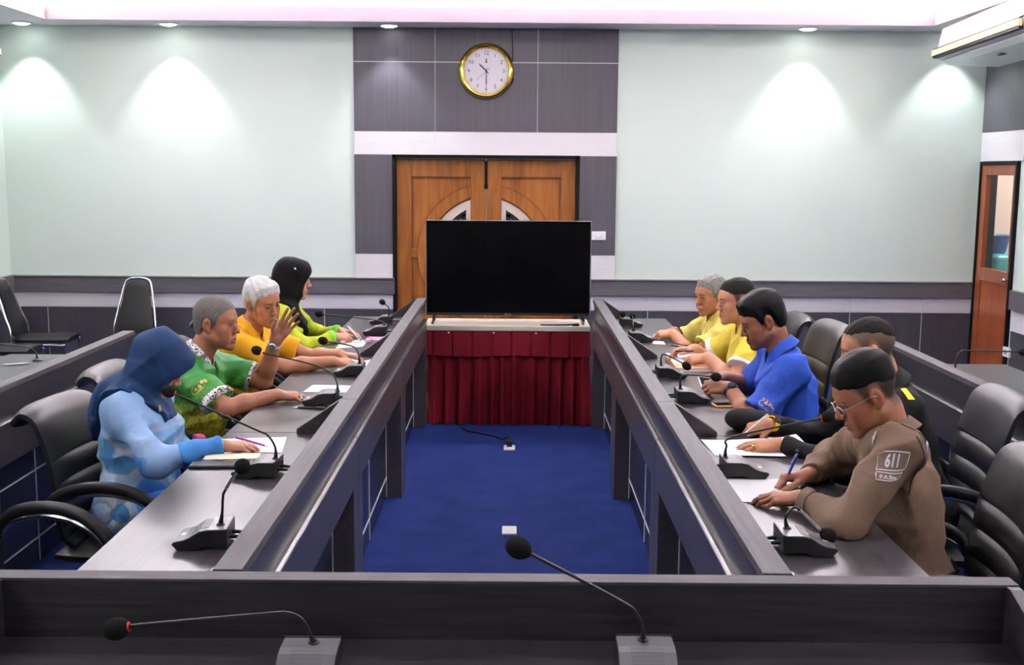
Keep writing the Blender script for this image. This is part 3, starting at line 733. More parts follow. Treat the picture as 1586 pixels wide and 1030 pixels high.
def pattern_green():
    m, t, b = newmat('green_to_yellow_print'); N = t.nodes.new
    tc = N('ShaderNodeTexCoord'); sp = N('ShaderNodeSeparateXYZ'); n = N('ShaderNodeTexNoise'); n.inputs['Scale'].default_value = 14; n.inputs['Detail'].default_value = 4
    n2 = N('ShaderNodeTexNoise'); n2.inputs['Scale'].default_value = 34; n2.inputs['Detail'].default_value = 3; n2.inputs['Distortion'].default_value = 1.5
    ma = N('ShaderNodeMath'); ma.operation = 'MULTIPLY_ADD'; ma.inputs[1].default_value = .16; 
    r = N('ShaderNodeValToRGB'); r.color_ramp.elements[0].position = .0; r.color_ramp.elements[1].position = 1
    mr = N('ShaderNodeMapRange'); mr.inputs['From Min'].default_value = .72; mr.inputs['From Max'].default_value = 1.05
    t.links.new(tc.outputs['Object'], sp.inputs[0]); t.links.new(tc.outputs['Object'], n.inputs['Vector']); t.links.new(tc.outputs['Object'], n2.inputs['Vector'])
    t.links.new(n.outputs['Fac'], ma.inputs[0]); t.links.new(sp.outputs['Z'], ma.inputs[2]); t.links.new(ma.outputs[0], mr.inputs['Value']); t.links.new(mr.outputs[0], r.inputs['Fac'])
    e = r.color_ramp.elements; e[0].color = (.42, .33, .012, 1); e[1].color = (.010, .19, .026, 1)
    x = e.new(.35); x.color = (.38, .38, .02, 1); x = e.new(.5); x.color = (.07, .33, .03, 1)
    r2 = N('ShaderNodeValToRGB'); r2.color_ramp.elements[0].position = .46; r2.color_ramp.elements[1].position = .56; r2.color_ramp.elements[0].color = (.45, .55, .45, 1); r2.color_ramp.elements[1].color = (1, 1, 1, 1)
    mr2 = N('ShaderNodeMapRange'); mr2.inputs['From Min'].default_value = .92; mr2.inputs['From Max'].default_value = .86; t.links.new(sp.outputs['Z'], mr2.inputs['Value'])
    mx = N('ShaderNodeMix'); mx.data_type = 'RGBA'; mx.blend_type = 'MULTIPLY'; t.links.new(mr2.outputs[0], mx.inputs[0])
    t.links.new(n2.outputs['Fac'], r2.inputs['Fac']); t.links.new(r.outputs['Color'], mx.inputs[6]); t.links.new(r2.outputs['Color'], mx.inputs[7]); t.links.new(mx.outputs[2], b.inputs['Base Color'])
    b.inputs['Roughness'].default_value = .55
    return m
M['greenprint'] = pattern_green()
def pattern_cuff():
    m, t, b = newmat('black_white_floral_print'); N = t.nodes.new
    tc = N('ShaderNodeTexCoord'); n = N('ShaderNodeTexVoronoi'); n.inputs['Scale'].default_value = 55
    r = N('ShaderNodeValToRGB'); r.color_ramp.interpolation = 'CONSTANT'; e = r.color_ramp.elements; e[0].color = (.02, .02, .03, 1); e[1].position = .30; e[1].color = (.72, .70, .70, 1); x = e.new(.62); x.color = (.16, .14, .15, 1)
    t.links.new(tc.outputs['Object'], n.inputs['Vector']); t.links.new(n.outputs['Distance'], r.inputs['Fac']); t.links.new(r.outputs['Color'], b.inputs['Base Color']); b.inputs['Roughness'].default_value = .7
    return m
M['floral'] = pattern_cuff()
def pattern_blue():
    m, t, b = newmat('light_blue_sport_print'); N = t.nodes.new
    tc = N('ShaderNodeTexCoord'); mp = N('ShaderNodeMapping'); mp.inputs['Scale'].default_value = (1.0, .6, 1.3); mp.inputs['Rotation'].default_value = (.3, .7, .2)
    n = N('ShaderNodeTexNoise'); n.inputs['Scale'].default_value = 6.5; n.inputs['Detail'].default_value = 0.6; n.inputs['Distortion'].default_value = .2
    r = N('ShaderNodeValToRGB'); e = r.color_ramp.elements; e[0].position = .30; e[0].color = (.015, .09, .42, 1); e[1].position = .72; e[1].color = (.09, .30, .33, 1)
    for p, c in ((.37, (.03, .16, .48)), (.43, (.06, .25, .55)), (.44, (.25, .40, .60)), (.52, (.28, .42, .60)), (.53, (.42, .47, .52)), (.585, (.36, .44, .52)), (.60, (.07, .26, .54)), (.66, (.06, .24, .50))):
        x = e.new(p); x.color = (*c, 1)
    sp = N('ShaderNodeSeparateXYZ'); mr = N('ShaderNodeMapRange'); mr.inputs['From Min'].default_value = .80; mr.inputs['From Max'].default_value = .90
    mx = N('ShaderNodeMix'); mx.data_type = 'RGBA'; mx.inputs[7].default_value = (.22, .37, .60, 1)
    t.links.new(tc.outputs['Object'], mp.inputs[0]); t.links.new(tc.outputs['Object'], sp.inputs[0]); t.links.new(mp.outputs[0], n.inputs['Vector']); t.links.new(n.outputs['Fac'], r.inputs['Fac'])
    mr2 = N('ShaderNodeMapRange'); mr2.inputs['From Min'].default_value = -1.345; mr2.inputs['From Max'].default_value = -1.30; t.links.new(sp.outputs['X'], mr2.inputs['Value']); mxx = N('ShaderNodeMath'); mxx.operation = 'MAXIMUM'
    t.links.new(sp.outputs['Z'], mr.inputs['Value']); t.links.new(mr.outputs[0], mxx.inputs[0]); t.links.new(mr2.outputs[0], mxx.inputs[1]); t.links.new(mxx.outputs[0], mx.inputs[0]); t.links.new(r.outputs['Color'], mx.inputs[6]); t.links.new(mx.outputs[2], b.inputs['Base Color'])
    bn = N('ShaderNodeBump'); bn.inputs['Strength'].default_value = .25; bn.inputs['Distance'].default_value = .012; n3 = N('ShaderNodeTexNoise'); n3.inputs['Scale'].default_value = 20; n3.inputs['Distortion'].default_value = 1
    t.links.new(n3.outputs['Fac'], bn.inputs['Height']); t.links.new(bn.outputs[0], b.inputs['Normal']); b.inputs['Roughness'].default_value = .6
    return m
M['blueprint'] = pattern_blue()
M['bluecuff'] = cloth('sky_blue_cuff', (.05, .22, .56), .65)

def frame_from(fwd, up):
    """columns: right, forward, up"""
    f = unit(fwd); r = unit(np.cross(f, up)); u = np.cross(r, f); return np.stack([r, f, u], 1)
def head_frame(yaw_fwd, pitch, roll=0):
    """yaw_fwd: horizontal forward (x,y); pitch>0 looks down (deg); roll>0 tilts towards the right shoulder"""
    f = unit((yaw_fwd[0], yaw_fwd[1], 0)); u = V3(0, 0, 1.); p = math.radians(pitch)
    fw = f*math.cos(p)-u*math.sin(p); up = u*math.cos(p)+f*math.sin(p); r = np.cross(fw, up)
    if roll:
        a = math.radians(roll); up, r = up*math.cos(a)+r*math.sin(a), r*math.cos(a)-up*math.sin(a)
    return np.stack([r, fw, up], 1)

def head_sdf(p):
    """p: dict of shape tweaks; local coords x right, y forward, z up, metres; origin between the ears"""
    w = p.get('w', 1.0); jaw = p.get('jaw', 1.0); age = p.get('age', 0.0); lids = p.get('lids', .5)
    s = SDF()
    s.add(ell((0, -.015, .040), (.0755*w, .094, .084)), .01)
    s.add(ell((0, .040, .032), (.064*w, .050, .066)), .03)                    # forehead
    s.add(ell((0, .030, -.035), (.060*w, .056, .072)), .03)                   # mid face
    for e in (-1, 1):
        s.add(cone((e*.055*w, -.004, -.050), (e*.020, .066, -.094), .020*jaw, .016), .025)   # jaw line
        s.add(ball((e*.043*w, .056, -.020), .023), .022)                      # cheek bone
        s.add(ell((e*.034, .062, -.055), (.022*jaw, .022, .026)), .02)        # cheek
    s.add(ball((0, .074, -.098), .019), .022)                                 # chin
    s.add(cone((-.032, .078, .030), (.032, .078, .030), .012, .012), .016)    # brow
    s.add(ell((0, .078, -.062), (.026, .017, .022)), .016)                    # muzzle
    for e in (-1, 1): s.sub(ball((e*.032, .103, .010), .017), .014)           # sockets
    s.add(cone((0, .086, .020), (0, .104, -.020), .0075, .0105), .010)        # nose
    s.add(ball((0, .1075, -.0245), .0105), .006)
    for e in (-1, 1):
        s.add(ball((e*.0125, .0975, -.0285), .0078), .006)
        s.sub(ball((e*.006, .1045, -.0365), .0036), .003)
    # lips
    s.add(cone((-.019, .0875, -.0605), (.019, .0875, -.0605), .0052, .0052), .006)
    s.add(ball((0, .0945, -.0595), .0062), .010)
    s.add(cone((-.015, .0880, -.0705), (.015, .0880, -.0705), .0062, .0062), .006)
    s.add(ball((0, .0930, -.0705), .0062), .010)
    op = p.get('mouth', 0.0)
    s.sub(ell((0, .098, -.0655), (.020, .012, .0016+op)), .003)
    # eyes: lids over the ball with a slit
    for e in (-1, 1):
        s.add(ball((e*.032, .0745, .0105), .0150), .005)
        s.sub(ell((e*.032, .091, .0095-.004*(1-lids)), (.0135, .012, .0015+.0042*lids)), .0025)
    # ears
    for e in (-1, 1):
        A_ = math.radians(18)*e; ca, sa = math.cos(A_), math.sin(A_)
        Rm = np.array([[ca, -sa, 0], [sa, ca, 0], [0, 0, 1.]])
        s.add(ell((e*.0775*w, -.012, .002), (.0095, .019, .031), Rm), .006)
        s.sub(ell((e*.0865*w, -.007, .004), (.0075, .0095, .018), Rm), .004)
        s.add(ball((e*.072*w, -.004, -.026), .0085), .008)
    if age:
        for e in (-1, 1):
            s.sub(cone((e*.021, .098, -.030), (e*.034, .082, -.068), .0025, .0025), .008*age)
            s.sub(cone((e*.022, .094, -.006), (e*.040, .086, -.012), .0022, .0020), .007*age)
    return s
def hairline(pts):
    ys = np.array([q[0] for q in pts][::-1]); zs = np.array([q[1] for q in pts][::-1])
    return lambda y: np.interp(y, ys, zs)
HL_SHORT = [(.11, .080), (.085, .074), (.070, .070), (.055, .050), (.042, .040), (.034, .022), (.026, -.008), (.012, -.012), (.004, .020), (-.012, .034), (-.028, .022), (-.040, -.012), (-.055, -.050), (-.12, -.062)]
def hair_sdf(p, th, line, noise=.002, top=0.0, fr=260, seed=1, spike=None, taper=.030):
    w = p.get('w', 1.0); hl = hairline(line)
    def f(P):
        a = smin(ell((0, -.015, .040), (.0755*w, .094, .084))(P), ell((0, .040, .032), (.064*w, .050, .066))(P), .03)
        a = smin(a, ell((0, -.045, -.02), (.060*w, .055, .06))(P), .02)
        reg = (hl(P[:, 1])-P[:, 2])*.6
        tp = np.clip(-reg/taper, 0, 1)**.85
        a = a-th*(.10+.90*tp)-top*np.clip((P[:, 2]-.055)/.06, 0, 1)*tp
        reg = reg+.0012*np.sin(P[:, 0]*410+3)*np.sin(P[:, 1]*370+1)+.0008*np.sin(P[:, 0]*130+P[:, 1]*220)
        d = smax(a, reg, .006)
        if noise:
            q = P*fr; d = d+noise*(np.sin(q[:, 0]*1.0+2*np.sin(q[:, 1]*.23+q[:, 2]*.17))*np.sin(q[:, 1]*.35+1.5*np.sin(q[:, 0]*.21)+q[:, 2]*.3)+.5*np.sin(q[:, 0]*.45+q[:, 1]*.2))
        if spike is not None: d = spike(P, d)
        return d
    return f
def ik(sh, wr, l1, l2, pole):
    d = wr-sh; L = np.linalg.norm(d); u = d/L
    if L > (l1+l2)*.995: k = L/((l1+l2)*.995); l1, l2 = l1*k, l2*k
    if L < abs(l1-l2)+.02: l1 = l2 = L*.55
    a = (l1*l1-l2*l2+L*L)/(2*L); hgt = math.sqrt(max(l1*l1-a*a, 1e-6))
    p = np.asarray(pole, float); p = p-u*(p@u); return sh+u*a+unit(p)*hgt
FL = {'i': (.042, .025, .021), 'm': (.046, .029, .022), 'r': (.042, .027, .021), 'p': (.033, .021, .019)}
def hand_sdf(side, W_, D, N, curls, thumb=(.75, .62, -.25), tbend=.25, splay=.05, sc=1.0):
    """side 'R'/'L'; W_ wrist, D finger direction, N back of the hand; curls: four (mcp,pip,dip) in degrees index..little"""
    D = unit(D); N = unit(N-D*(N@D)); X = np.cross(N, D) if side == 'R' else np.cross(D, N)
    T = lambda x, y, z: W_+sc*(X*x+D*y+N*z)
    s = SDF(); tips = {}
    K = [(.027, .090, .0), (.0085, .094, .003), (-.0105, .089, .002), (-.028, .080, -.002)]
    C0 = [(.014, .012, 0), (.005, .01, .002), (-.006, .01, .002), (-.015, .014, 0)]
    for a, c in zip(C0, K): s.add(cone(T(*a), T(*c), .0135*sc, .0118*sc), .012*sc)
    s.add(cone(T(.018, .018, -.006), T(.022, .055, -.008), .014*sc, .011*sc), .012*sc)
    s.add(cone(T(-.018, .02, -.005), T(-.022, .06, -.006), .012*sc, .010*sc), .012*sc)
    for n, (k, c) in enumerate(zip('imrp', curls)):
        p = np.array(T(*K[n])); ang = 0; side_a = (1.5-n)*splay; lens = FL[k]; r = [.0092, .0083, .0076, .0066]
        if k == 'p': r = [.0080, .0072, .0066, .0058]
        for j in range(3):
            ang += math.radians(c[j]); d = (D*math.cos(side_a)+X*math.sin(side_a)); d = d*math.cos(ang)-N*math.sin(ang)
            q = p+d*lens[j]*sc; s.add(cone(p, q, r[j]*sc, r[j+1]*sc), .0035*sc if j else .006*sc); p = q
        tips[k] = p
    p = T(.020, .022, -.006); d = unit(X*thumb[1]+D*thumb[0]+N*thumb[2]); q = p+d*.044*sc
    s.add(cone(p, q, .0145*sc, .0115*sc), .010*sc)
    d2 = unit(d+D*tbend-X*tbend*.8); q2 = q+d2*.031*sc; s.add(cone(q, q2, .0108*sc, .0095*sc), .004)
    d3 = unit(d2+D*tbend*.5-X*tbend*.6); q3 = q2+d3*.024*sc; s.add(cone(q2, q3, .0095*sc, .0072*sc), .003); tips['t'] = q3
    s.frame = (X, D, N); s.tips = tips; s.T = T
    return s
REST = [(18, 25, 15), (22, 30, 18), (26, 34, 20), (30, 38, 22)]
FIST = [(55, 80, 40), (62, 85, 45), (66, 88, 45), (70, 88, 45)]
PEN = [(48, 42, 22), (52, 55, 30), (62, 72, 38), (68, 78, 40)]
FLAT = [(6, 8, 5), (6, 8, 5), (8, 10, 5), (10, 12, 8)]
OPEN = [(2, 8, 5), (0, 8, 5), (2, 10, 6), (4, 14, 8)]

def deskrest(v, zlo=.69):
    """soft things press flat where they lie on a desk top"""
    x = v[:, 0]; on = (((x > -1.150) & (x < -.66)) | ((x < 1.114) & (x > .63))) & (v[:, 2] < ZD+.0015) & (v[:, 2] > zlo)
    v = v.copy(); v[on, 2] = ZD+.0015; return v
def person(label, c):
    """c: configuration in world metres; see the calls below"""
    k = c.get('k', 1.0); fem = c.get('fem', False)
    P0 = V3(c['pelvis']); NB = V3(c['neck']); Hc = V3(c['head'])
    F = unit((c['face'][0], c['face'][1], 0)); Rt = unit(np.cross(F, (0, 0, 1)))          # body forward / right
    SF = unit((c.get('chest', c['face'])[0], c.get('chest', c['face'])[1], 0)); SR = unit(np.cross(SF, (0, 0, 1)))
    root = thing('person', label, 'person', tuple(map(float, (P0[0], P0[1], 0))))
    up = unit(NB-P0); TL = np.linalg.norm(NB-P0)
    tf = unit(SF-up*(SF@up)); tr = np.cross(tf, up)
    Bm = np.stack([tr, tf, up], 1)
    hp = head_frame(c['look'][:2], c['look'][2], c['look'][3] if len(c['look']) > 3 else 0)
    sw = c.get('sw', .165 if fem else .185)*k
    rise = c.get('rise', (0, 0))
    sh = {'R': NB+tr*sw-up*(.055-rise[0])+tf*c.get('shf', (.01, .01))[0], 'L': NB-tr*sw-up*(.055-rise[1])+tf*c.get('shf', (.01, .01))[1]}
    bel = c.get('belly', .0); tor = SDF()
    fat = c.get('fat', 1.0)*k
    at = lambda x, y, z: P0+tr*x+tf*y+up*(z*TL)
    tor.add(ell(at(0, .0, .02), (.175*fat, .135*fat, .13), Bm))
    tor.add(ell(at(0, .015+bel*.5, .36), (.150*fat, .118*fat+bel, .17), Bm), .06)
    tor.add(ell(at(0, .012, .62), (.160*fat, .120*fat, .165), Bm), .06)
    if fem: tor.add(ell(at(.075, .09, .64), (.062, .05, .062), Bm), .03).add(ell(at(-.075, .09, .64), (.062, .05, .062), Bm), .03)
    tor.add(cone(sh['R']-tr*.02, sh['L']+tr*.02, .060*fat, .060*fat), .05)
    nb0 = NB+up*.0; hb = Hc+hp@V3(0, -.032, -.062)
    nr = c.get('nr', .050 if fem else .057)
    for e in 'RL': tor.add(cone(NB-up*.022-tf*.020, sh[e], .036, .052), .035)
    neck = SDF().add(cone(NB-up*.04, hb, nr+.006, nr)).add(cone(hb, Hc+hp@V3(0, .030, -.078), nr*.8, .030), .03)
    # arms
    L1, L2 = c.get('arm', (.27, .235) if fem else (.295, .255)); L1 *= k; L2 *= k
    arm = {}; hands = {}
    for e in 'RL':
        if e not in c['hands']: continue
        H = c['hands'][e]; W_ = V3(H['w']); E_ = ik(sh[e], W_, L1, L2, H['pole'])
        r = c.get('ar', 1.0)*(.85 if fem else 1.0)
        A_ = SDF().add(cone(sh[e], sh[e]*.45+E_*.55, .056*r, .047*r)).add(cone(sh[e]*.45+E_*.55, E_, .047*r, .040*r), .03)
        fd = unit(W_-E_); A_.add(cone(E_, E_+fd*L2*.35, .041*r, .043*r), .02).add(cone(E_+fd*L2*.35, W_, .043*r, .027*r), .02)
        hs = hand_sdf(e, W_, V3(H['d']), V3(H['n']), H.get('curl', REST), H.get('thumb', (.75, .62, -.25)), H.get('tb', .25), H.get('splay', .05), H.get('sc', .93 if fem else 1.0))
        hs.add(cone(E_+fd*L2*.8, W_+unit(V3(H['d']))*.012, .029*r, .0245*r), .014)
        arm[e] = (sh[e], E_, W_, A_); hands[e] = hs
    # colour fields
    sk = np.array(c['skin'], float)
    p = c.get('hp', {}); hs_ = head_sdf(p)
    def head_world(P): return hs_(((P-Hc)@hp).astype(f32))
    def headneck(P): return smin(head_world(P), neck(P), .025)
    Rb = .16
    lo = Hc-Rb; hi = Hc+Rb; lo[2] = min(lo[2], NB[2]-.05); lo[:2] = np.minimum(lo[:2], NB[:2]-.09); hi[:2] = np.maximum(hi[:2], NB[:2]+.09)
    Vh, Qh = mesh_sdf(headneck, lo, hi, c.get('res', .0028))
    q = (Vh-Hc)@hp; x, y, z = np.abs(q[:, 0]), q[:, 1], q[:, 2]
    Ch = np.repeat(sk[None], len(Vh), 0)
    def mixin(wt, col): nonlocal Ch; wt = np.clip(wt, 0, 1)[:, None]; Ch = Ch*(1-wt)+np.array(col)[None]*wt
    G = lambda cx, cy, cz, r_: np.exp(-(((x-cx)**2+(y-cy)**2+(z-cz)**2)/r_**2))
    mixin(.35*G(.045, .065, -.025, .028), sk*np.array([1.1, .72, .68])); mixin(.35*G(0, .11, -.025, .016), sk*np.array([1.05, .75, .7])); mixin(.4*G(.08, -.01, 0, .02), sk*np.array([1.05, .7, .65]))
    mixin(.35*G(.032, .088, .004, .015)*c.get('bags', 1), sk*.55)
    lip = np.array(c.get('lip', sk*np.array([.78, .50, .48])))
    mixin(((np.abs(z+.0655) < .0095) & (y > .086) & (x < .021))*.8, lip)
    # eyebrows
    bw = c.get('brow', (.02, .016, .014)); zb = .030-.35*np.clip(x-.030, 0, 1)+.12*np.clip(.03-x, 0, 1)*-1
    mixin((np.clip(1-np.abs(z-zb)/.0045, 0, 1))*(x > .011)*(x < .050)*(y > .060)*c.get('browk', .85), bw)
    mixin(((x-.032)**2/.0145**2+(z-.0095)**2/.0062**2 < 1.25)*(y > .07)*.55, (.03, .02, .018))
    if 'stubble' in c:
        cs, amt, line = c['stubble']; hl = hairline(line); mixin((z > hl(y))*amt*np.clip((z-hl(y))/.04+.2, .2, 1), cs)
    if 'moust' in c: mixin(c['moust']*((x < .022) & (y > .085) & (z < -.040) & (z > -.057)), (.012, .010, .010))
    if 'beard' in c: mixin(c['beard']*((z < -.052) & (y > .02))*1.0, sk*.35)
    parts = [(Vh, Qh, Ch)]
    # eyeballs
    for e in (-1, 1):
        ec = np.array((e*.032, .0745, .0105)); v, qd, nn = sphere_np(ec, .0133)
        gz = unit(V3(e*-.02, 1, c.get('gaze', -.25))); ca = nn@gz
        col = np.where(ca[:, None] > .90, np.array((.012, .008, .006)), np.array((.55, .52, .50)))
        parts.append((v@hp.T+Hc, qd, col))
    # hands and forearms
    for e in arm:
        s0, E_, W_, A_ = arm[e]; hsd = hands[e]; bare = c['sleeve'] == 'short'
        def fa(P, A_=A_, hsd=hsd, W_=W_, E_=E_): return smin(A_(P), hsd(P), .012) if bare else hsd(P)
        pts = [W_]+[hsd.tips[t_] for t_ in hsd.tips]+([E_, s0*.5+E_*.5] if bare else [W_+(E_-W_)*.3]); pts = np.array(pts)
        v, qd = mesh_sdf(fa, pts.min(0)-.055, pts.max(0)+.055, .0029 if bare else .0026)
        Cc = np.repeat(sk[None], len(v), 0); hx, hd, hn = hsd.frame
        pal = np.clip(-((v-W_)@hn)/.012, 0, 1)*np.clip(((v-W_)@hd)/.02, 0, 1)
        Cc = Cc*(1-.45*pal[:, None])+.45*pal[:, None]*np.array((.52, .25, .17))
        for t_ in hsd.tips:
            g = np.exp(-((v-hsd.tips[t_])**2).sum(1)/.012**2)[:, None]*.3; Cc = Cc*(1-g)+g*sk*np.array([1.15, .85, .8])
        parts.append((deskrest(v), qd, Cc))
    # coarse trunk, upper arms and legs under the clothes
    hip = {'R': P0+Rt*.09-V3(0, 0, .02), 'L': P0-Rt*.09-V3(0, 0, .02)}
    thigh = c.get('thigh', .40)*k; legs = SDF(); trs = SDF(); shoes = {}
    for e, sg in (('R', 1), ('L', -1)):
        kn = hip[e]+F*thigh+Rt*sg*.05; kn[2] = .53; an = kn+F*c.get('shin', -.07); an[2] = .10; toe = an+F*.17; toe[2] = .045; an2 = an.copy()
        for (sd, g) in ((legs, .0), (trs, .014)):
            sd.add(cone(hip[e], kn, .082+g, .060+g), .04).add(cone(kn, an, .058+g*1.3, .042+g*1.6), .02)
        legs.add(cone(an-V3(0, 0, .05), toe, .035, .030), .02)
        shoes[e] = SDF().add(cone(an-V3(0, 0, .052)-F*.035, an-V3(0, 0, .052), .040, .042)).add(cone(an-V3(0, 0, .052), toe+F*.03-V3(0, 0, .005), .040, .034), .03).cut(half((0, 0, .006), (0, 0, -1)))
    trs.add(ell(P0+V3(0, 0, -.01), (.19*fat, .155*fat, .125), np.stack([Rt, F, V3(0, 0, 1)], 1)), .05)
    low = SDF().add(tor).add(legs, .04)
    for e in arm: low.add(cone(arm[e][0], arm[e][0]*.5+arm[e][1]*.5, .046*(.85 if fem else 1), .038*(.85 if fem else 1)), .03)
    lo = np.minimum(P0, NB)-.5; hi = np.maximum(P0, NB)+.5; lo[2] = 0; hi[2] = NB[2]+.1; lo -= .2; hi[:2] += .3
    v, qd = mesh_sdf(lambda P: low(P)+.008, lo, hi, .018, .03); parts.append((v, qd, np.repeat(sk[None], len(v), 0)))
    body = np_mesh('body', parts, 'skin', root)
    v, qd = mesh_sdf(trs, lo, hi, .013, .03); np_mesh('trousers', [(v, qd, None)], c.get('trouser_mat', 'trousers'), root)
    for e in 'RL':
        v, qd = mesh_sdf(shoes[e], lo, hi, .012, .02); np_mesh('shoe', [(v, qd, None)], 'shoe', root)
    # shirt
    st = c.get('slack', .014); shirt = SDF(); seed = c.get('seed', 1)
    shirt.add(lambda P: tor(P)-st)
    hemp = P0-up*.10
    shirt.add(lambda P: ell(P0+V3(0, 0, c.get('hem', -.02)), (.178*fat+st, .14*fat+st, .115), np.stack([Rt, F, V3(0, 0, 1)], 1))(P), .05)
    shirt.cut(half(P0+V3(0, 0, -.11+min(0, c.get('hem', 0))), (0, 0, -1)), .01)
    cuffs = []
    for e in arm:
        s0, E_, W_, A_ = arm[e]; r = c.get('ar', 1.0)*(.85 if fem else 1.0)
        if c['sleeve'] == 'short':
            t_ = c.get('sl', .68); en = s0+(E_-s0)*t_; d = unit(E_-s0)
            sl = SDF().add(cone(s0, s0+(E_-s0)*(t_+.1), .074*r, (.076+c.get('flare', .0))*r)).cut(half(en, d), .003); shirt.add(sl, .035)
            cuffs.append((e, en, d, s0, E_, (.076+c.get('flare', .0))*r))
        else:
            d = unit(W_-E_); en = W_-d*c.get('cuffgap', .0); rs = c.get('slv', .062)*r
            sl = SDF().add(cone(s0, E_, .072*r, rs)).add(cone(E_, en+d*.02, rs, c.get('cuffr', .040)), .03).cut(half(en, d), .003)
            shirt.add(sl, .03); cuffs.append((e, en, d, E_, W_, c.get('cuffr', .040)))
    nfold = folds(c.get('fold', .0045), c.get('ffr', 42.), seed, c.get('fax'))
    shirt.warp(nfold)
    if 'crease' in c:
        for (a, b_, r_, kk) in c['crease']: shirt.sub(cone(a, b_, r_, r_), kk)
    nax = unit(hb-NB)
    shirt.sub(cone(NB+nax*.012+tf*.014, NB+nax*.3+tf*.02, nr+.010, nr+.012), .008)
    if 'vneck' in c: shirt.sub(cone(NB+tf*.075-up*.01, NB+tf*.13-up*c['vneck'], .022, .008), .012)
    lo = np.minimum.reduce([P0, NB]+[arm[e][i] for e in arm for i in range(3)])-.24; hi = np.maximum.reduce([P0, NB]+[arm[e][i] for e in arm for i in range(3)])+.24
    v, qd = mesh_sdf(shirt, lo, hi, c.get('sres', .0065), .025)
    shirt_o = np_mesh(c.get('shirt_name', 'shirt'), [(deskrest(v, .765), qd, None)], c['shirt'], root, 1)
    # collar: a flared band round the neck, open at the throat
    if 'collar' in c:
        cm = c['collar']; hgt = c.get('ch', .050); b0 = NB+nax*.022+tf*.004; op = c.get('copen', .30)
        cf = unit(tf-nax*(tf@nax)); cr = np.cross(cf, nax)
        def col(P):
            q_ = P-b0; hz = q_@nax; a_ = q_@cf; b_ = q_@cr; ang = np.arctan2(np.abs(b_), a_); rad = np.hypot(a_, b_)
            front = np.clip(1-ang/1.5, 0, 1)
            hh = hz+front*.045
            r1 = nr+.007+np.clip(hgt-hh, 0, .1)*.55+front*.010
            d = np.abs(rad-r1)-.0035
            d = np.maximum(d, hh-hgt); d = np.maximum(d, (-.004-front*.012)-hh)
            return np.maximum(d, (op*np.clip(.35+hh*16, .15, 1.3)-ang)*rad*.9)*.85
        v, qd = mesh_sdf(col, b0-.15, b0+.15, .0036, .012)
        if len(v): np_mesh('collar', [(v, qd, None)], cm, root, 3)
    if 'cuff' in c:
        for (e, en, d, a0, a1, r_) in cuffs:
            cw = c.get('cuffw', .022)
            f = SDF().add(lambda P, en=en, d=d: shirt(P-(d*0).astype(f32))-.0035).cut(half(en+d*.004, d), .002).cut(half(en-d*cw, -d), .002).cut(ball(en, .12), .002)
            v, qd = mesh_sdf(f, en-.12, en+.12, .0045, .012)
            if len(v): np_mesh('cuff', [(deskrest(v), qd, None)], c['cuff'], shirt_o, 2)
    if 'hair' in c:
        for (th, line, nz, top, fr, mat) in c['hair']:
            hf = hair_sdf(p, th, line, nz, top, fr, seed, c.get('spike'), c.get('taper', .03))
            v, qd = mesh_sdf(lambda P: hf(((P-Hc)@hp).astype(f32)), Hc-.16, Hc+.17, .0034, .012); np_mesh('hair', [(v, qd, None)], mat, root, 1)
    if 'hijab' in c:
        H = c['hijab']; w = p.get('w', 1.0)
        hj = SDF()
        def hw(f_): return lambda P: f_(((P-Hc)@hp).astype(f32))
        cap = SDF().add(ell((0, -.015, .042), (.0755*w+.020, .094+.022, .084+.018))).add(ell((0, .045, .040), (.066*w+.018, .055+H.get('brim', .012), .066+.014)), .03).add(ell((0, .012, -.05), (.062*w+.020, .075, .085)), .04)
        if 'peak' in H: cap.add(cone((-.035, .085, .075), (.035, .085, .075), .020, .020), .04)
        hj.add(hw(cap))
        hj.add(cone(Hc+hp@V3(0, -.02, -.06), NB+up*.015, .086, .090), .05)
        cp = SDF().add(lambda P: shirt(P)-H.get('off', .012)); fz, sl_ = H.get('edge', (-.14, 1.7))
        def reg(P):
            q_ = P-NB; l = np.abs(q_@tr); a_ = q_@tf
            return ((fz+sl_*np.maximum(0, l-.05)+H.get('tilt', 0)*a_+.012*np.sin(a_*40+l*20))-q_[:, 2])*.55
        cp.cut(reg, .006); hj.add(cp, .035)
        for (a, b_, ra, rb, kk) in H.get('drape', []): hj.add(cone(V3(a), V3(b_), ra, rb), kk)
        hj.warp(folds(H.get('fold', .006), H.get('ffr', 30.), seed+3, H.get('fax', unit(hb-NB))))
        for (a, b_, ra, kk) in H.get('crease', []): hj.sub(cone(V3(a), V3(b_), ra, ra), kk)
        hj.sub(hw(ell((0, .118, -.025), (.056*w, .088, H.get('oh', .088)))), .008)
        if 'cut' in H:
            for (pp, nn_) in H['cut']: hj.cut(half(pp, nn_), .012)
        lo = np.minimum(NB-.27, Hc-.17); hi = np.maximum(NB+.27, Hc+.19)
        v, qd = mesh_sdf(hj, lo, hi, .005, .025); np_mesh('headscarf', [(v, qd, None)], H['mat'], root, 1)
    root['_'] = 0; del root['_']
    return dict(root=root, Hc=Hc, hp=hp, NB=NB, P0=P0, tr=tr, tf=tf, up=up, arm=arm, hands=hands, shirt=shirt, shirt_o=shirt_o, sh=sh, nax=nax)
def wrap(per, verts2, c, ux, uy, off, fn=None):
    """lay flat drawing coordinates on the clothing surface around c"""
    ux = unit(ux); uy = unit(uy-ux*(uy@ux))
    return snap(per, np.array([c+ux*a+uy*b_ for a, b_ in verts2]), off, fn)
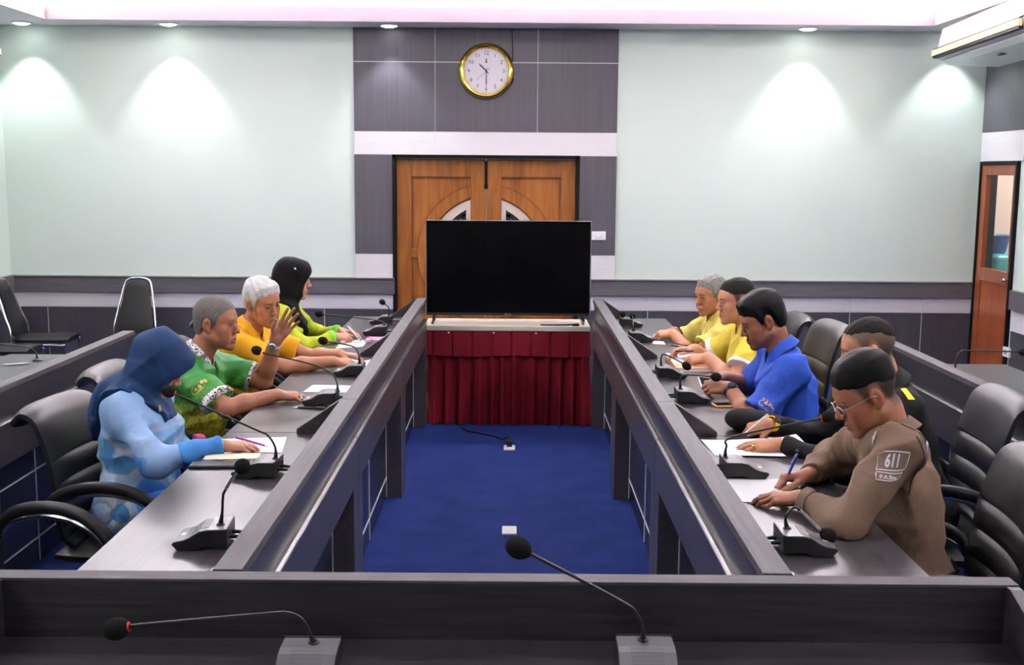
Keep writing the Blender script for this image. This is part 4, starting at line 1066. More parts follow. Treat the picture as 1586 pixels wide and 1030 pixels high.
def snap(per, P, off, fn=None):
    fn = fn or per['shirt']; P = np.asarray(P).astype(f32); e = .002
    for _ in range(10):
        d = fn(P)-off; G = np.empty_like(P)
        for a in range(3):
            q = P.copy(); q[:, a] += e; G[:, a] = (fn(q)-off-d)/e
        P = P-(np.clip(d, -.02, .02)/np.maximum((G*G).sum(1), .3))[:, None]*G*.9
    return P
def seam(per, pts, w, mat, name, off=.0015):
    P_ = np.array([tuple(x) for x in bez(pts, 6)]); P_ = snap(per, P_, off); n = len(P_)
    q = MB(); q.tube([tuple(x) for x in P_], w, 5); return add_child(per, name, q, mat)
def add_child(per, name, q, mat, smooth=True, parent=None, bevel=0):
    o = q.build(name, mat, None, smooth, bevel); par = parent or per['root']; o.parent = par
    base = per['root'].location
    o.matrix_parent_inverse = Matrix.Translation(-Vector(base))
    return o
def grid_patch(w, h, nx=14, ny=10):
    v = [(-w/2+w*i/nx, -h/2+h*j/ny) for j in range(ny+1) for i in range(nx+1)]
    f = [(j*(nx+1)+i, j*(nx+1)+i+1, (j+1)*(nx+1)+i+1, (j+1)*(nx+1)+i) for j in range(ny) for i in range(nx)]
    return v, f
def band_on(per, e, t, wdt, r, mat, name, thick=.004, n=28, label=None):
    """strap round the wrist at fraction t along the forearm"""
    s0, E_, W_, A_ = per['arm'][e]; d = unit(W_-E_); c = E_+(W_-E_)*t; a = unit(np.cross(d, (0, 0, 1.))); b_ = np.cross(d, a)
    q = MB(); vs = []; prof = [(r, -wdt/2), (r+thick, -wdt/2), (r+thick, wdt/2), (r, wdt/2)]
    for (rr, hh) in prof:
        for i in range(n): th = 2*PI*i/n; vs.append(c+d*hh+(a*math.cos(th)+b_*math.sin(th))*rr)
    fs = [(j*n+i, j*n+(i+1) % n, ((j+1) % 4)*n+(i+1) % n, ((j+1) % 4)*n+i) for j in range(4) for i in range(n)]
    q.add(vs, fs); return add_child(per, name, q, mat), (c, d, a, b_)
# ------------------------------------------------------------------ conference microphones
def grillemat():
    m, t, b = newmat('dotted_grille'); N = t.nodes.new
    tc = N('ShaderNodeTexCoord'); v = N('ShaderNodeTexVoronoi'); v.inputs['Scale'].default_value = 330; v.inputs['Randomness'].default_value = 0
    r = N('ShaderNodeValToRGB'); r.color_ramp.interpolation = 'CONSTANT'; e = r.color_ramp.elements; e[0].color = (.03, .03, .032, 1); e[1].position = .33; e[1].color = (.12, .12, .13, 1)
    t.links.new(tc.outputs['Object'], v.inputs['Vector']); t.links.new(v.outputs['Distance'], r.inputs['Fac']); t.links.new(r.outputs['Color'], b.inputs['Base Color']); b.inputs['Roughness'].default_value = .4
    return m
M['grille'] = grillemat()
def microphone(label, loc, rz, neck, head, lit=False, silver=0, hr=.023, ring='black', unit_base=True):
    """loc: centre of the unit on the desk; local +x points at the speaker; neck: world points; head: world centre of the foam"""
    t = thing('desk_microphone', label, 'microphone', loc, rz, 'desk microphones')
    I = (Matrix.Translation(loc) @ Matrix.Rotation(rz, 4, 'Z')).inverted()
    if unit_base:
        q = MB(); w = .062
        q.prism([(-.073, .008), (-.076, .058), (-.02, .0575), (.002, .053), (.030, .035), (.046, .029), (.074, .024), (.078, .018), (.062, 0), (.012, 0), (-.010, .010), (-.03, .012)], -w, w, 'y'); q.build('base', 'micdark', t, bevel=.002)
        q = MB(); q.prism([(-.074, .0575), (-.02, .0570), (.002, .0525), (.030, .0345), (.046, .0285), (.073, .0235), (.073, .0255), (.046, .0305), (.030, .0365), (.002, .0548), (-.02, .0593), (-.074, .0598)], -w+.002, w-.002, 'y'); q.build('top_plate', 'micgrey', t)
        q = MB(); q.prism([(-.022, .0590), (.001, .0548), (.029, .0368), (.0295, .0374), (.0015, .0556), (-.022, .0600)], -.034, .034, 'y'); q.build('speaker_grille', 'grille', t)
        q = MB(); q.prism([(.050, .0298), (.062, .0276), (.0625, .0288), (.0505, .0310)], -.012, .012, 'y'); q.build('talk_button', 'white', t)
        q = MB(); q.box(-.0765, -.072, -w, w, .012, .062); q.build('rear_plate', 'micdark', t)
        for s_ in (-1, 1):
            q = MB(); q.tube([(-.074, s_*.022, .028), (-.088, s_*.022, .028), (-.115, s_*.02, .026), (-.135, s_*.018, .024)], [.006, .006, .0045, .0045], 8); q.build('cable_plug', 'blackp', t, True)
    else:
        f0 = I @ Vector(neck[0]); q = MB(); q.lathe([(.001, 0), (.026, 0), (.026, .006), (.012, .012), (.001, .012)], (f0.x, f0.y, 0), 20); q.build('foot', 'micdark', t, True)
    pts = [I @ Vector(p) for p in neck]; hd = I @ Vector(head)
    d = (hd-pts[-1]).normalized() if (hd-pts[-1]).length > 1e-4 else Vector((0, 0, 1))
    P = bez(pts+[hd-d*hr*.6], 8); n = len(P); rs = [.0085 if i == 0 else max(.0038, .0085-.0047*min(1, i/7)) for i in range(n)]
    q = MB(); q.tube(P, rs, 10); q.lathe([(.001, 0), (.012, 0), (.012, .004), (.009, .007), (.001, .007)], (pts[0].x, pts[0].y, .0575 if unit_base else .008), 16); nk = q.build('gooseneck', 'blackp', t, True)
    if silver:
        k = int(n*silver); q = MB(); q.tube(P[k:], .0046, 10); q.build('chrome_rod', 'chrome', t, True)
    Rm = d.to_track_quat('Z', 'Y').to_matrix().to_4x4()
    q = MB(); q.ball(hd, (hr*.93, hr*.93, hr*1.12), 20, 14, 0, Rm); q.build('windscreen', 'foam', t, True)
    q = MB(); rc = hd-d*hr*1.05; vs = []; prof = [(.0075, -.002), (.0105, -.001), (.0107, .0025), (.009, .006)]
    for (r_, h_) in prof:
        for i in range(16): a = 2*PI*i/16; vs.append(rc+Rm.to_3x3() @ Vector((r_*math.cos(a), r_*math.sin(a), h_)))
    q.add(vs, [(j*16+i, j*16+(i+1) % 16, (j+1)*16+(i+1) % 16, (j+1)*16+i) for j in range(3) for i in range(16)]); q.build('indicator_ring', 'redlit' if lit else ring, t, True)
    return t
LX, RX = PI, 0.0
microphone('microphone with upright neck nearest the head table on the desk of the blue headscarf woman', (-.873, 3.125, ZD), PI+.06, [(-.822, 3.115, .86), (-.815, 3.11, .90), (-.812, 3.11, .94), (-.803, 3.10, .964), (-.757, 3.06, 1.030)], (-.738, 3.04, 1.050), silver=.62, ring='red')
microphone('long necked microphone whose foam head hangs before the blue headscarf woman', (-.885, 3.865, ZD), PI-.05, [(-.82, 3.86, .86), (-.821, 3.86, .902), (-.847, 3.86, .944), (-.894, 3.86, .966), (-1.156, 3.86, 1.085)], (-1.185, 3.86, 1.096), ring='red')
microphone('microphone with a lit red ring under the hand of the man in green', (-.870, 5.09, ZD), PI, [(-.793, 5.09, .86), (-.796, 5.10, .895), (-.825, 5.11, .94), (-.916, 5.12, .978), (-1.13, 5.12, 1.027)], (-1.162, 5.12, 1.039), True)
microphone('microphone in front of the white haired man in golden yellow', (-.845, 5.83, ZD), PI, [(-.791, 5.83, .86), (-.797, 5.83, .915), (-.83, 5.83, .952), (-.957, 5.83, .975)], (-.980, 5.83, .979))
microphone('low bent microphone in front of the woman in the black headscarf', (-.885, 7.30, ZD), PI, [(-.827, 7.3, .86), (-.832, 7.3, .881), (-.907, 7.3, .898), (-1.224, 7.3, .929)], (-1.249, 7.3, .933))
microphone('upright microphone at the far end of the desks by the wooden door', (-.905, 7.82, ZD), PI, [(-.852, 7.8, .855), (-.850, 7.8, .909), (-.872, 7.8, .936)], (-.897, 7.8, .954), hr=.021)
microphone('microphone bent down over its base beside the khaki officer', (.835, 3.11, ZD), 0, [(.785, 3.12, .86), (.780, 3.12, .891), (.797, 3.12, .918), (.819, 3.12, .914), (.883, 3.12, .853)], (.903, 3.12, .840), silver=.60)
microphone('long necked microphone reaching from the desk to the face of the khaki officer', (.822, 3.91, ZD), .0, [(.757, 3.92, .858), (.76, 3.92, .90), (.786, 3.92, .937), (1.072, 3.88, 1.012)], (1.102, 3.88, 1.020), ring='red')
microphone('microphone standing in front of the man in the blue polo shirt', (.840, 5.20, ZD), 0, [(.785, 5.2, .858), (.784, 5.2, .901), (.805, 5.2, .926), (.925, 5.2, .92)], (.949, 5.2, .918))
microphone('microphone with drooping head beside the orange book', (.828, 5.83, ZD), 0, [(.778, 5.84, .857), (.777, 5.84, .902), (.796, 5.84, .919), (.885, 5.84, .875)], (.911, 5.84, .858))
microphone('microphone in front of the grey haired man in pale yellow', (.815, 7.10, ZD), 0, [(.767, 7.12, .86), (.766, 7.12, .90), (.772, 7.2, .925)], (.785, 7.36, .925))
microphone('microphone farthest back on the desks beside the television', (.820, 7.78, ZD), 0, [(.763, 7.8, .86), (.762, 7.79, .868)], (.762, 7.77, .885), hr=.021)
microphone('microphone with a straight neck lying low over the head table', (-.424, 2.262, ZD), -PI/2, [(-.418, 2.308, .858), (-.424, 2.298, .885), (-.432, 2.292, .908), (-.446, 2.29, .925), (-.470, 2.29, .933), (-.51, 2.29, .931), (-.783, 2.29, .904)], (-.831, 2.29, .895), hr=.026, ring='red')
microphone('microphone with a rising neck in the middle of the head table', (.291, 2.285, ZD), -PI/2, [(.287, 2.335, .858), (.285, 2.32, .892), (.268, 2.31, .930), (.233, 2.31, .958), (.048, 2.31, 1.057)], (.017, 2.31, 1.073), hr=.026)
microphone('microphone with a horizontal neck on the outer row below the side door', (2.40, 5.90, ZD), 0, [(2.332, 5.9, .805), (2.336, 5.9, .90), (2.356, 5.9, .936), (2.396, 5.9, .942), (2.651, 5.9, .938)], (2.688, 5.9, .935), unit_base=False)
microphone('microphone with a level neck on the outer row near the chrome framed chairs', (-2.70, 6.16, ZD), PI, [(-2.622, 6.2, .805), (-2.628, 6.2, .845), (-2.660, 6.2, .872), (-2.72, 6.2, .882), (-2.90, 6.2, .893)], (-2.95, 6.2, .893), unit_base=False)

# ------------------------------------------------------------------ chairs
def armchair(label, loc, rz, group='black office armchairs'):
    t = thing('office_armchair', label, 'chair', loc, rz, group)
    # local: faces +y
    q = MB(); n, m = 20, 14; W_ = .255
    def cush(x, y): return
    vs = []; fs = []
    for s_, z0 in ((1, .452), (-1, .365)):
        base = len(vs)
        for j in range(m+1):
            for i in range(n+1):
                u, v = -1+2*i/n, -1+2*j/m
                e = max(abs(u)**6, abs(v)**6); x = W_*u*(1-.04*abs(v)**4); y = .25*v*(1-.04*abs(u)**4)+.01
                z = z0-s_*.035*e-(.018*max(0, v)**3 if s_ > 0 else 0)+(s_ > 0)*(-.010*(1-u*u)*(1-v*v))
                vs.append((x, y, z))
        for j in range(m):
            for i in range(n): fs.append((base+j*(n+1)+i, base+j*(n+1)+i+1, base+(j+1)*(n+1)+i+1, base+(j+1)*(n+1)+i))
    N1 = (n+1)*(m+1); ring = [i for i in range(n+1)]+[j*(n+1)+n for j in range(1, m+1)]+[m*(n+1)+i for i in range(n-1, -1, -1)]+[j*(n+1) for j in range(m-1, 0, -1)]
    for a, b_ in zip(ring, ring[1:]+ring[:1]): fs.append((a, b_, N1+b_, N1+a))
    q.add(vs, fs); q.build('seat', 'leather', t, True)
    # backrest: swept profile with ribs low down and a rolled top
    prof = []  # (y front, z) centreline with normal
    path = bez([(0, -.20, .44), (0, -.235, .50), (0, -.245, .61), (0, -.265, .76), (0, -.30, .88), (0, -.325, .925), (0, -.365, .94), (0, -.40, .905)], 18)
    n = len(path); vs = []; fs = []; nu = 18
    for side in (1, -1):
        for j in range(n):
            T_ = (path[min(j+1, n-1)]-path[max(j-1, 0)]).normalized(); N_ = Vector((0, T_.z, -T_.y))
            s_ = j/(n-1); wd = .245*(1-.05*s_*s_)*(1-.10*max(0, .12-s_)/.12)
            ribs = 0
            if side > 0 and .08 < s_ < .44: ribs = .020*(abs(math.sin(PI*(s_-.08)/.09))**.6-.75)
            th = .028 if side > 0 else .026
            for i in range(nu+1):
                u = -1+2*i/nu; e = 1-abs(u)**5; hol = -.028*(1-u*u)*side*(.4 if s_ > .8 else 1)
                off = side*(th*(.35+.65*e)+ribs*e)+hol*side*.0
                p = path[j]+N_*(off)+Vector((wd*u, .035*u*u*(1-.5*s_), 0)); vs.append(p)
    N1 = n*(nu+1)
    for b0 in (0, N1):
        for j in range(n-1):
            for i in range(nu): fs.append((b0+j*(nu+1)+i, b0+j*(nu+1)+i+1, b0+(j+1)*(nu+1)+i+1, b0+(j+1)*(nu+1)+i))
    ring = [i for i in range(nu+1)]+[j*(nu+1)+nu for j in range(1, n)]+[(n-1)*(nu+1)+i for i in range(nu-1, -1, -1)]+[j*(nu+1) for j in range(n-2, 0, -1)]
    for a, b_ in zip(ring, ring[1:]+ring[:1]): fs.append((a, b_, N1+b_, N1+a))
    q = MB(); q.add(vs, fs); q.build('backrest', 'leather', t, True)
    for sx in (-1, 1):
        x = sx*.295
        pts = bez([(x-.03*sx, -.225, .55), (x, -.215, .615), (x, -.15, .672), (x, -.02, .70), (x, .11, .685), (x, .205, .625), (x, .235, .545), (x-.01*sx, .20, .475), (x-.03*sx, .12, .44)], 8)
        q = MB(); q.tube(pts, [.016]*6+[.024]*(len(pts)-20)+[.016]*14, 10, sq=.8, up=(0, 0, 1)); ar = q.build('armrest', 'leather', t, True)
        q = MB(); q.tube([p+Vector((-.008*sx, 0, -.028)) if 4 < i < len(pts)-22 else p+Vector((-.004*sx, -.02 if i >= len(pts)-22 else .0, -.014)) for i, p in enumerate(pts[3:-8])], .0105, 8); q.build('chrome_rail', 'chrome', ar, True)
    q = MB(); q.box(-.10, .10, -.10, .12, .345, .37); q.build('mechanism', 'blackp', t, bevel=.004)
    q = MB(); q.lathe([(.001, .10), (.028, .10), (.028, .26), (.018, .26), (.018, .35), (.001, .35)], n=16); q.build('gas_column', 'blackp', t, True)
    for k in range(5):
        a = 2*PI*k/5+.3; c_, s_ = math.cos(a), math.sin(a)
        q = MB(); q.tube([(.02*c_, .02*s_, .115), (.16*c_, .16*s_, .105), (.29*c_, .29*s_, .075)], [.024, .02, .014], 8); lg = q.build('base_arm', 'blackp', t, True)
        q = MB(); q.tube([(.29*c_-.012*s_, .29*s_+.012*c_, .028), (.29*c_+.012*s_, .29*s_-.012*c_, .028)], .028, 14); q.build('caster', 'blackp', lg, True)
    return t
def face(dx, dy): return math.atan2(dy, dx)-PI/2
first = armchair('black armchair of the woman in the blue headscarf, its rolled back showing behind her', (-1.455, 4.33, 0), face(1, -.12))
def ac(label, x, y, f, hz=1.0):
    o = dup(first, label, (x, y, 0), face(*f), 'black office armchairs'); 
    for k_ in o.children:
        if k_.name.startswith('backrest'): k_.scale = (1, 1, hz)
    return o
ac('empty black armchair at the lower left, only its arm loops showing', -1.66, 3.50, (1, -.30))
ac('black armchair behind the man in the green and yellow shirt', -1.57, 5.25, (1, 0), .98)
ac('black armchair behind the white haired man in golden yellow', -1.53, 6.10, (1, -.05), .97)
ac('black armchair under the woman in the black headscarf', -1.56, 7.05, (1, 0))
ac('black armchair with a ribbed back behind the khaki officer', 1.29, 3.42, (-1, .10), 1.05)
ac('black armchair with a ribbed back behind the man in the black uniform', 1.60, 4.38, (-1, .06), 1.06)
ac('black armchair behind the man in the blue polo shirt', 1.36, 5.28, (-1, -.05), 1.02)
ac('black armchair behind the young man in yellow with white cuffs', 1.45, 6.22, (-1, -.06), 1.08)
ac('black armchair of the grey haired man in pale yellow', 1.50, 7.22, (-1, 0))
def visitor_chair(label, loc, rz):
    t = thing('visitor_chair', label, 'chair', loc, rz, 'chrome framed visitor chairs')
    # local: faces +y
    def plate(P, w0, w1, th, nm):
        n, m = 10, 12; vs = []; fs = []
        for side in (1, -1):
            for j in range(m+1):
                s_ = j/m; p = P(s_); p2 = P(min(1, s_+.02)); p1 = P(max(0, s_-.02)); T_ = (p2-p1).normalized(); N_ = Vector((0, -T_.z, T_.y))
                w = w0+(w1-w0)*s_; rc = min(1, (1-s_)/.12, s_/.06+.3); w *= (1-(1-rc)**2*.35)
                for i in range(n+1):
                    u = -1+2*i/n; vs.append(p+N_*side*th*(1-.6*abs(u)**4)*(.5+.5*min(1, rc*1.5))+Vector((w*u, 0, 0)))
        N1 = (n+1)*(m+1)
        for b0 in (0, N1):
            for j in range(m):
                for i in range(n): fs.append((b0+j*(n+1)+i, b0+j*(n+1)+i+1, b0+(j+1)*(n+1)+i+1, b0+(j+1)*(n+1)+i))
        ring = [i for i in range(n+1)]+[j*(n+1)+n for j in range(1, m+1)]+[m*(n+1)+i for i in range(n-1, -1, -1)]+[j*(n+1) for j in range(m-1, 0, -1)]
        for a, b_ in zip(ring, ring[1:]+ring[:1]): fs.append((a, b_, N1+b_, N1+a))
        q = MB(); q.add(vs, fs); return q.build(nm, 'leather', t, True)
    plate(lambda s_: Vector((0, -.19-.13*s_, .50+.44*s_)), .205, .115, .022, 'backrest')
    plate(lambda s_: Vector((0, .24-.45*s_, .455)), .215, .20, .030, 'seat')
    # chrome hoop round the back running down into the rear legs
    for sx in (1,):
        pts = bez([(-.235, -.30, .0), (-.228, -.20, .46), (-.195, -.25, .68), (-.145, -.32, .90), (-.10, -.335, .955), (0, -.34, .968), (.10, -.335, .955), (.145, -.32, .90), (.195, -.25, .68), (.228, -.20, .46), (.235, -.30, .0)], 8)
        q = MB(); q.tube(pts, .0125, 10); q.build('back_hoop', 'chrome', t, True)
    for sx in (-1, 1):
        q = MB(); q.tube(bez([(sx*.225, -.20, .425), (sx*.225, .18, .42), (sx*.225, .225, .38), (sx*.23, .26, 0.0)], 8), .0125, 10); q.build('front_leg', 'chrome', t, True)
    q = MB(); q.tube([(-.225, .20, .30), (.225, .20, .30)], .009, 8); q.build('stretcher', 'chrome', t, True)
    return t
v1 = visitor_chair('chrome framed black chair facing the room against the back wall', (-3.22, 9.42, 0), PI)
v1.scale = (.80, 1, .95)
dup(v1, 'black chair beside the left wall, farther from the camera of the two in a row', (-3.93, 9.46, 0), -PI/2+.1).scale = (1, 1, .96)
dup(v1, 'black chair with chrome side rail beside the left wall, nearer of the two', (-4.0, 8.85, 0), -PI/2+.05).scale = (1, 1, .96)

# ------------------------------------------------------------------ papers and small things on the desks
M['print'] = simple('faint_print', (.48, .48, .50), .8)
def sheet(label, corners, lines=6, z=ZD+.001, curl=0.0, grp='sheets of paper', name='paper_sheet', th=.0008, mat='paper', printed=True):
    cx = sum(c[0] for c in corners)/4; cy = sum(c[1] for c in corners)/4
    A_, B_, C_, D_ = [Vector((c[0]-cx, c[1]-cy, 0)) for c in corners]
    t = thing(name, label, 'paper', (cx, cy, z), 0, grp)
    n = 10; vs = []; fs = []
    def P(u, v):
        p = (A_*(1-u)+B_*u)*(1-v)+(D_*(1-u)+C_*u)*v
        p = p.copy(); p.z = curl*(u**2)*.6+curl*.25*math.sin(3*u+2*v)**2; return p
    for k in (0, 1):
        for j in range(n+1):
            for i in range(n+1): p = P(i/n, j/n); p.z += k*th; vs.append(p)
    N1 = (n+1)**2
    for b0 in (0, N1):
        for j in range(n):
            for i in range(n): fs.append((b0+j*(n+1)+i, b0+j*(n+1)+i+1, b0+(j+1)*(n+1)+i+1, b0+(j+1)*(n+1)+i))
    ring = [i for i in range(n+1)]+[j*(n+1)+n for j in range(1, n+1)]+[n*(n+1)+i for i in range(n-1, -1, -1)]+[j*(n+1) for j in range(n-1, 0, -1)]
    for a, b_ in zip(ring, ring[1:]+ring[:1]): fs.append((a, b_, N1+b_, N1+a))
    q = MB(); q.add(vs, fs); q.build('sheet', mat, t, True)
    if printed and lines:
        q = MB()
        for k in range(lines):
            v = .12+.76*k/max(1, lines-1); u1 = .88-.25*((k*37) % 5)/5
            for i in range(8):
                a, b_ = .1+(u1-.1)*i/8, .1+(u1-.1)*(i+1)/8
                vv = [P(a, v), P(b_, v), P(b_, v+.0045), P(a, v+.0045)]
                for p in vv: p.z += th+.0006
                q.add(vv, [(0, 1, 2, 3)])
        q.build('printed_lines', 'print', t)
    return t
sheet('printed sheet under the hand of the woman in the blue headscarf', [(-1.13, 4.20), (-.862, 4.175), (-.895, 4.43), (-1.15, 4.385)], 9)
sheet('printed sheet under the hands of the khaki officer', [(.745, 3.575), (1.00, 3.575), (.965, 3.86), (.743, 3.855)], 11)
sheet('large white sheet under the hands of the man in the black uniform', [(.768, 4.185), (1.03, 4.15), (1.01, 4.425), (.755, 4.43)], 8, curl=.012)
sheet('white sheets by the cuff of the man in the black uniform', [(1.035, 4.35), (1.15, 4.33), (1.145, 4.475), (1.03, 4.47)], 0, curl=.02)
sheet('white sheet behind the lit microphone of the man in green', [(-1.0, 5.36), (-.785, 5.35), (-.775, 5.53), (-.985, 5.54)], 6)
sheet('curved white sheet against the riser by the white haired man', [(-.93, 5.95), (-.73, 5.90), (-.735, 6.20), (-.90, 6.28)], 4, curl=.03)
sheet('white sheet under the hands of the woman in the black headscarf', [(-1.05, 6.70), (-.90, 6.78), (-.90, 7.05), (-1.06, 7.02)], 5)
sheet('white sheet on the orange book before the young man with white cuffs', [(.885, 6.115), (1.10, 6.13), (1.10, 6.46), (.885, 6.48)], 7, z=ZD+.022, curl=.008)
sheet('small white paper under the folded hands of the grey haired man', [(.875, 6.97), (.95, 6.96), (.955, 7.09), (.880, 7.10)], 0)
sheet('pale pink paper behind the wrists of the grey haired man', [(1.0, 7.36), (1.10, 7.36), (1.10, 7.48), (1.0, 7.48)], 0, mat='paper')
M['orangebook'] = simple('orange_cover', (.75, .36, .16), .5); M['pinkbook'] = simple('pink_cover', (.80, .25, .45), .5); M['notecover'] = simple('pale_yellow_cover', (.68, .66, .48), .6); M['purple'] = simple('purple_plastic', (.35, .05, .45), .35); M['bluep'] = simple('blue_plastic_pen', (.05, .04, .45), .3)
def book(label, x, y, rz, w, l, h, mat, cat='book', name='book', z=ZD):
    t = thing(name, label, cat, (x, y, z), rz)
    q = MB(); q.box(-w/2, w/2, -l/2, l/2, .0, .002); q.box(-w/2, w/2, -l/2, l/2, h-.002, h); q.box(-w/2, -w/2+.003, -l/2, l/2, 0, h); q.build('cover', mat, t)
    q = MB(); q.box(-w/2+.003, w/2-.004, -l/2+.004, l/2-.004, .002, h-.002); q.build('pages', 'paper', t); return t
book('thin book with orange cover under the papers of the young man with white cuffs', .985, 6.20, 0, .215, .40, .020, 'orangebook')
book('pink covered notebook at the riser by the woman in the black headscarf', -.83, 7.05, .0, .17, .14, .012, 'pinkbook', 'notebook', 'notebook')
book('thin pale yellow notebook between the tablet and the blue sleeve', -1.03, 4.085, .10, .20, .08, .010, 'notecover', 'notebook', 'notebook')
t = thing('tablet_computer', 'black tablet lying flat by the elbow of the woman in the blue headscarf', 'tablet', (-1.035, 3.985, ZD), .06)
q = MB(); q.box(-.115, .10, -.045, .045, 0, .010); q.build('case', 'blackp', t, bevel=.003)
q = MB(); q.box(-.108, .093, -.040, .040, .010, .0112); q.build('screen', 'screen', t)
def phone(label, x, y, rz, case, z=ZD):
    t = thing('mobile_phone', label, 'phone', (x, y, z), rz)
    q = MB(); q.box(-.078, .078, -.038, .038, 0, .010); q.build('case', case, t, bevel=.004)
    q = MB(); q.box(-.072, .072, -.033, .033, .0098, .0108); q.build('screen', 'screen', t, bevel=.0003); return t
phone('mobile phone in an orange case beside the arm of the man in blue', 1.0, 5.11, .12, 'orangebook')
def pen(label, a, b, mat, tip='silver', r=.0045):
    a, b = Vector(a), Vector(b); t = thing('pen', label, 'pen', tuple(a)); d = b-a
    q = MB(); q.tube([d*.14, d*.98, d], [r, r, r*.7], 10); q.build('barrel', mat, t, True)
    q = MB(); q.tube([Vector((0, 0, 0)), d*.14], [.001, r*.9], 10); q.build('tip', tip, t, True)
    q = MB(); n_ = Vector((0, 0, 1)); n_ = (n_-d.normalized()*n_.dot(d.normalized())).normalized(); q.tube([d*.70+n_*(r+.002), d*.97+n_*(r+.001)], .0012, 6); q.build('clip', tip, t, True); return t
pen('dark pen with a silver barrel on the desk before the man in green', (-.975, 4.985, ZD+.005), (-.825, 4.965, ZD+.005), 'blackp')
pen('silver pen lying on the outer row near the left edge', (-2.74, 6.02, ZD+.005), (-2.62, 6.08, ZD+.005), 'silver')
pen('dark pen on the desk before the grey haired man in pale yellow', (.97, 6.955, ZD+.005), (1.06, 6.78, ZD+.005), 'blackp')
# beret
t = thing('beret', 'black beret lying on the desk before the man in the black uniform', 'hat', (1.02, 4.62, ZD), .1)
q = MB(); prof = [(.001, .0), (.072, .0), (.10, .008), (.124, .024), (.130, .042), (.118, .060), (.09, .073), (.05, .080), (.001, .082)]
prof = [(max(.001, p.x), p.y) for p in bez([(r_, h_, 0) for r_, h_ in prof], 4)]
q.lathe(prof, n=56); q.v = [(p[0]*1.05+.02*p[2], p[1]*.8, p[2]*(1-.25*p[0]/.13)) for p in q.v]; q.build('crown', 'beretfelt', t, True)
q = MB(); q.tube([(.076*math.cos(a)*1.05, .076*math.sin(a)*.8, .008) for a in np.linspace(0, 2*PI, 33)], .006, 8, cap=False); q.build('band', 'leather', t, True)

pen('blue capped pen in the hand of the khaki officer', (.922, 3.742, ZD+.006), (.962, 3.725, .925), 'bluep', 'white')
pen('white pen in the hand wearing the yellow watch', (.935, 4.492, ZD+.008), (1.035, 4.49, .895), 'white')
pen('purple pen under the fingers of the woman in the blue headscarf', (-.925, 4.245, ZD+.007), (-1.045, 4.215, .850), 'purple')
pen('white pen in the hand of the woman in the black headscarf', (-.930, 6.945, ZD+.006), (-1.01, 6.93, .905), 'white')
pen('dark pen held between the hands of the young man with white cuffs', (.895, 6.275, .868), (1.01, 6.235, .876), 'blackp')
t = thing('mobile_phone', 'small pale phone held in both hands by the man in blue', 'phone', (.925, 5.315, .868), .2)
q = MB(); q.box(-.035, .035, -.04, .04, -.004, .004); q.build('case', 'white', t, bevel=.003); q = MB(); q.box(-.031, .031, -.036, .036, .0035, .0046); q.build('screen', 'screen', t); t.rotation_euler = (.5, .15, .2)
# spectacles folded on the sheet, wall plates on the right wall
t = thing('spectacles', 'dark spectacles lying by the pink notebook on the far left desk', 'glasses', (-.92, 6.93, ZD))
q = MB()
for e in (-1, 1): q.tube([(e*.034+.022*math.cos(a), 0, .018+.016*math.sin(a)) for a in np.linspace(0, 2*PI, 21)], .0016, 6)
q.tube([(-.012, 0, .022), (.012, 0, .022)], .0016, 6)
for e in (-1, 1): q.tube([(e*.056, 0, .022), (e*.058, .05, .018), (e*.05, .12, .004)], .0016, 6)
q.build('frame', 'blackp', t, True)
t = thing('wall_socket', 'white wall socket low on the right wall past the side door', 'socket', (XR-.018, 9.18, .42)); q = MB(); q.box(-.02, 0, -.06, .06, -.04, .04); q.build('plate', 'white', t, bevel=.004); q = MB(); q.box(-.023, -.019, -.03, .03, -.015, .015); q.build('insert', 'ink', t)
t = thing('light_switch', 'pale switch plate on the right wall at the right edge', 'switch', (XR-.0005, 8.98, 1.25)); q = MB(); q.box(-.012, 0, -.035, .035, -.055, .055); q.build('plate', 'white', t, bevel=.003); q = MB(); q.box(-.016, -.011, -.015, .015, -.02, .02); q.build('rocker', 'white', t)

M['pinkcloth'] = cloth('pink_cloth', (.62, .10, .26), .8)
t = thing('cloth_pouch', 'bright pink cloth pouch on the lap of the woman in the blue headscarf', 'pouch', (-1.315, 4.555, .70))
v, qd = mesh_sdf(SDF().add(ell((-1.315, 4.555, .680), (.062, .040, .062))).add(cone((-1.345, 4.555, .735), (-1.285, 4.555, .755), .022, .026), .025).warp(folds(.012, 70, 5)), V3(-1.42, 4.46, .58), V3(-1.2, 4.65, .86), .005, .02)
np_mesh('bag', [(v, qd, None)], 'pinkcloth', t)
q = MB(); q.tube([(.02*math.cos(a)-.0, .02*math.sin(a), .028) for a in np.linspace(0, 2*PI, 17)], .003, 6); q.build('drawstring', 'whiteknit', t, True)
PPL = {}
FADE_LINE = [(.11, .080), (.080, .074), (.066, .068), (.052, .050), (.040, .040), (.032, .020), (.024, -.006), (.012, -.012), (.004, .020), (-.012, .034), (-.028, .022), (-.040, -.015), (-.055, -.055), (-.12, -.068)]
TOP_LINE = [(.11, .092), (.085, .086), (.060, .080), (.0, .080), (-.05, .066), (-.08, .045), (-.12, .030)]
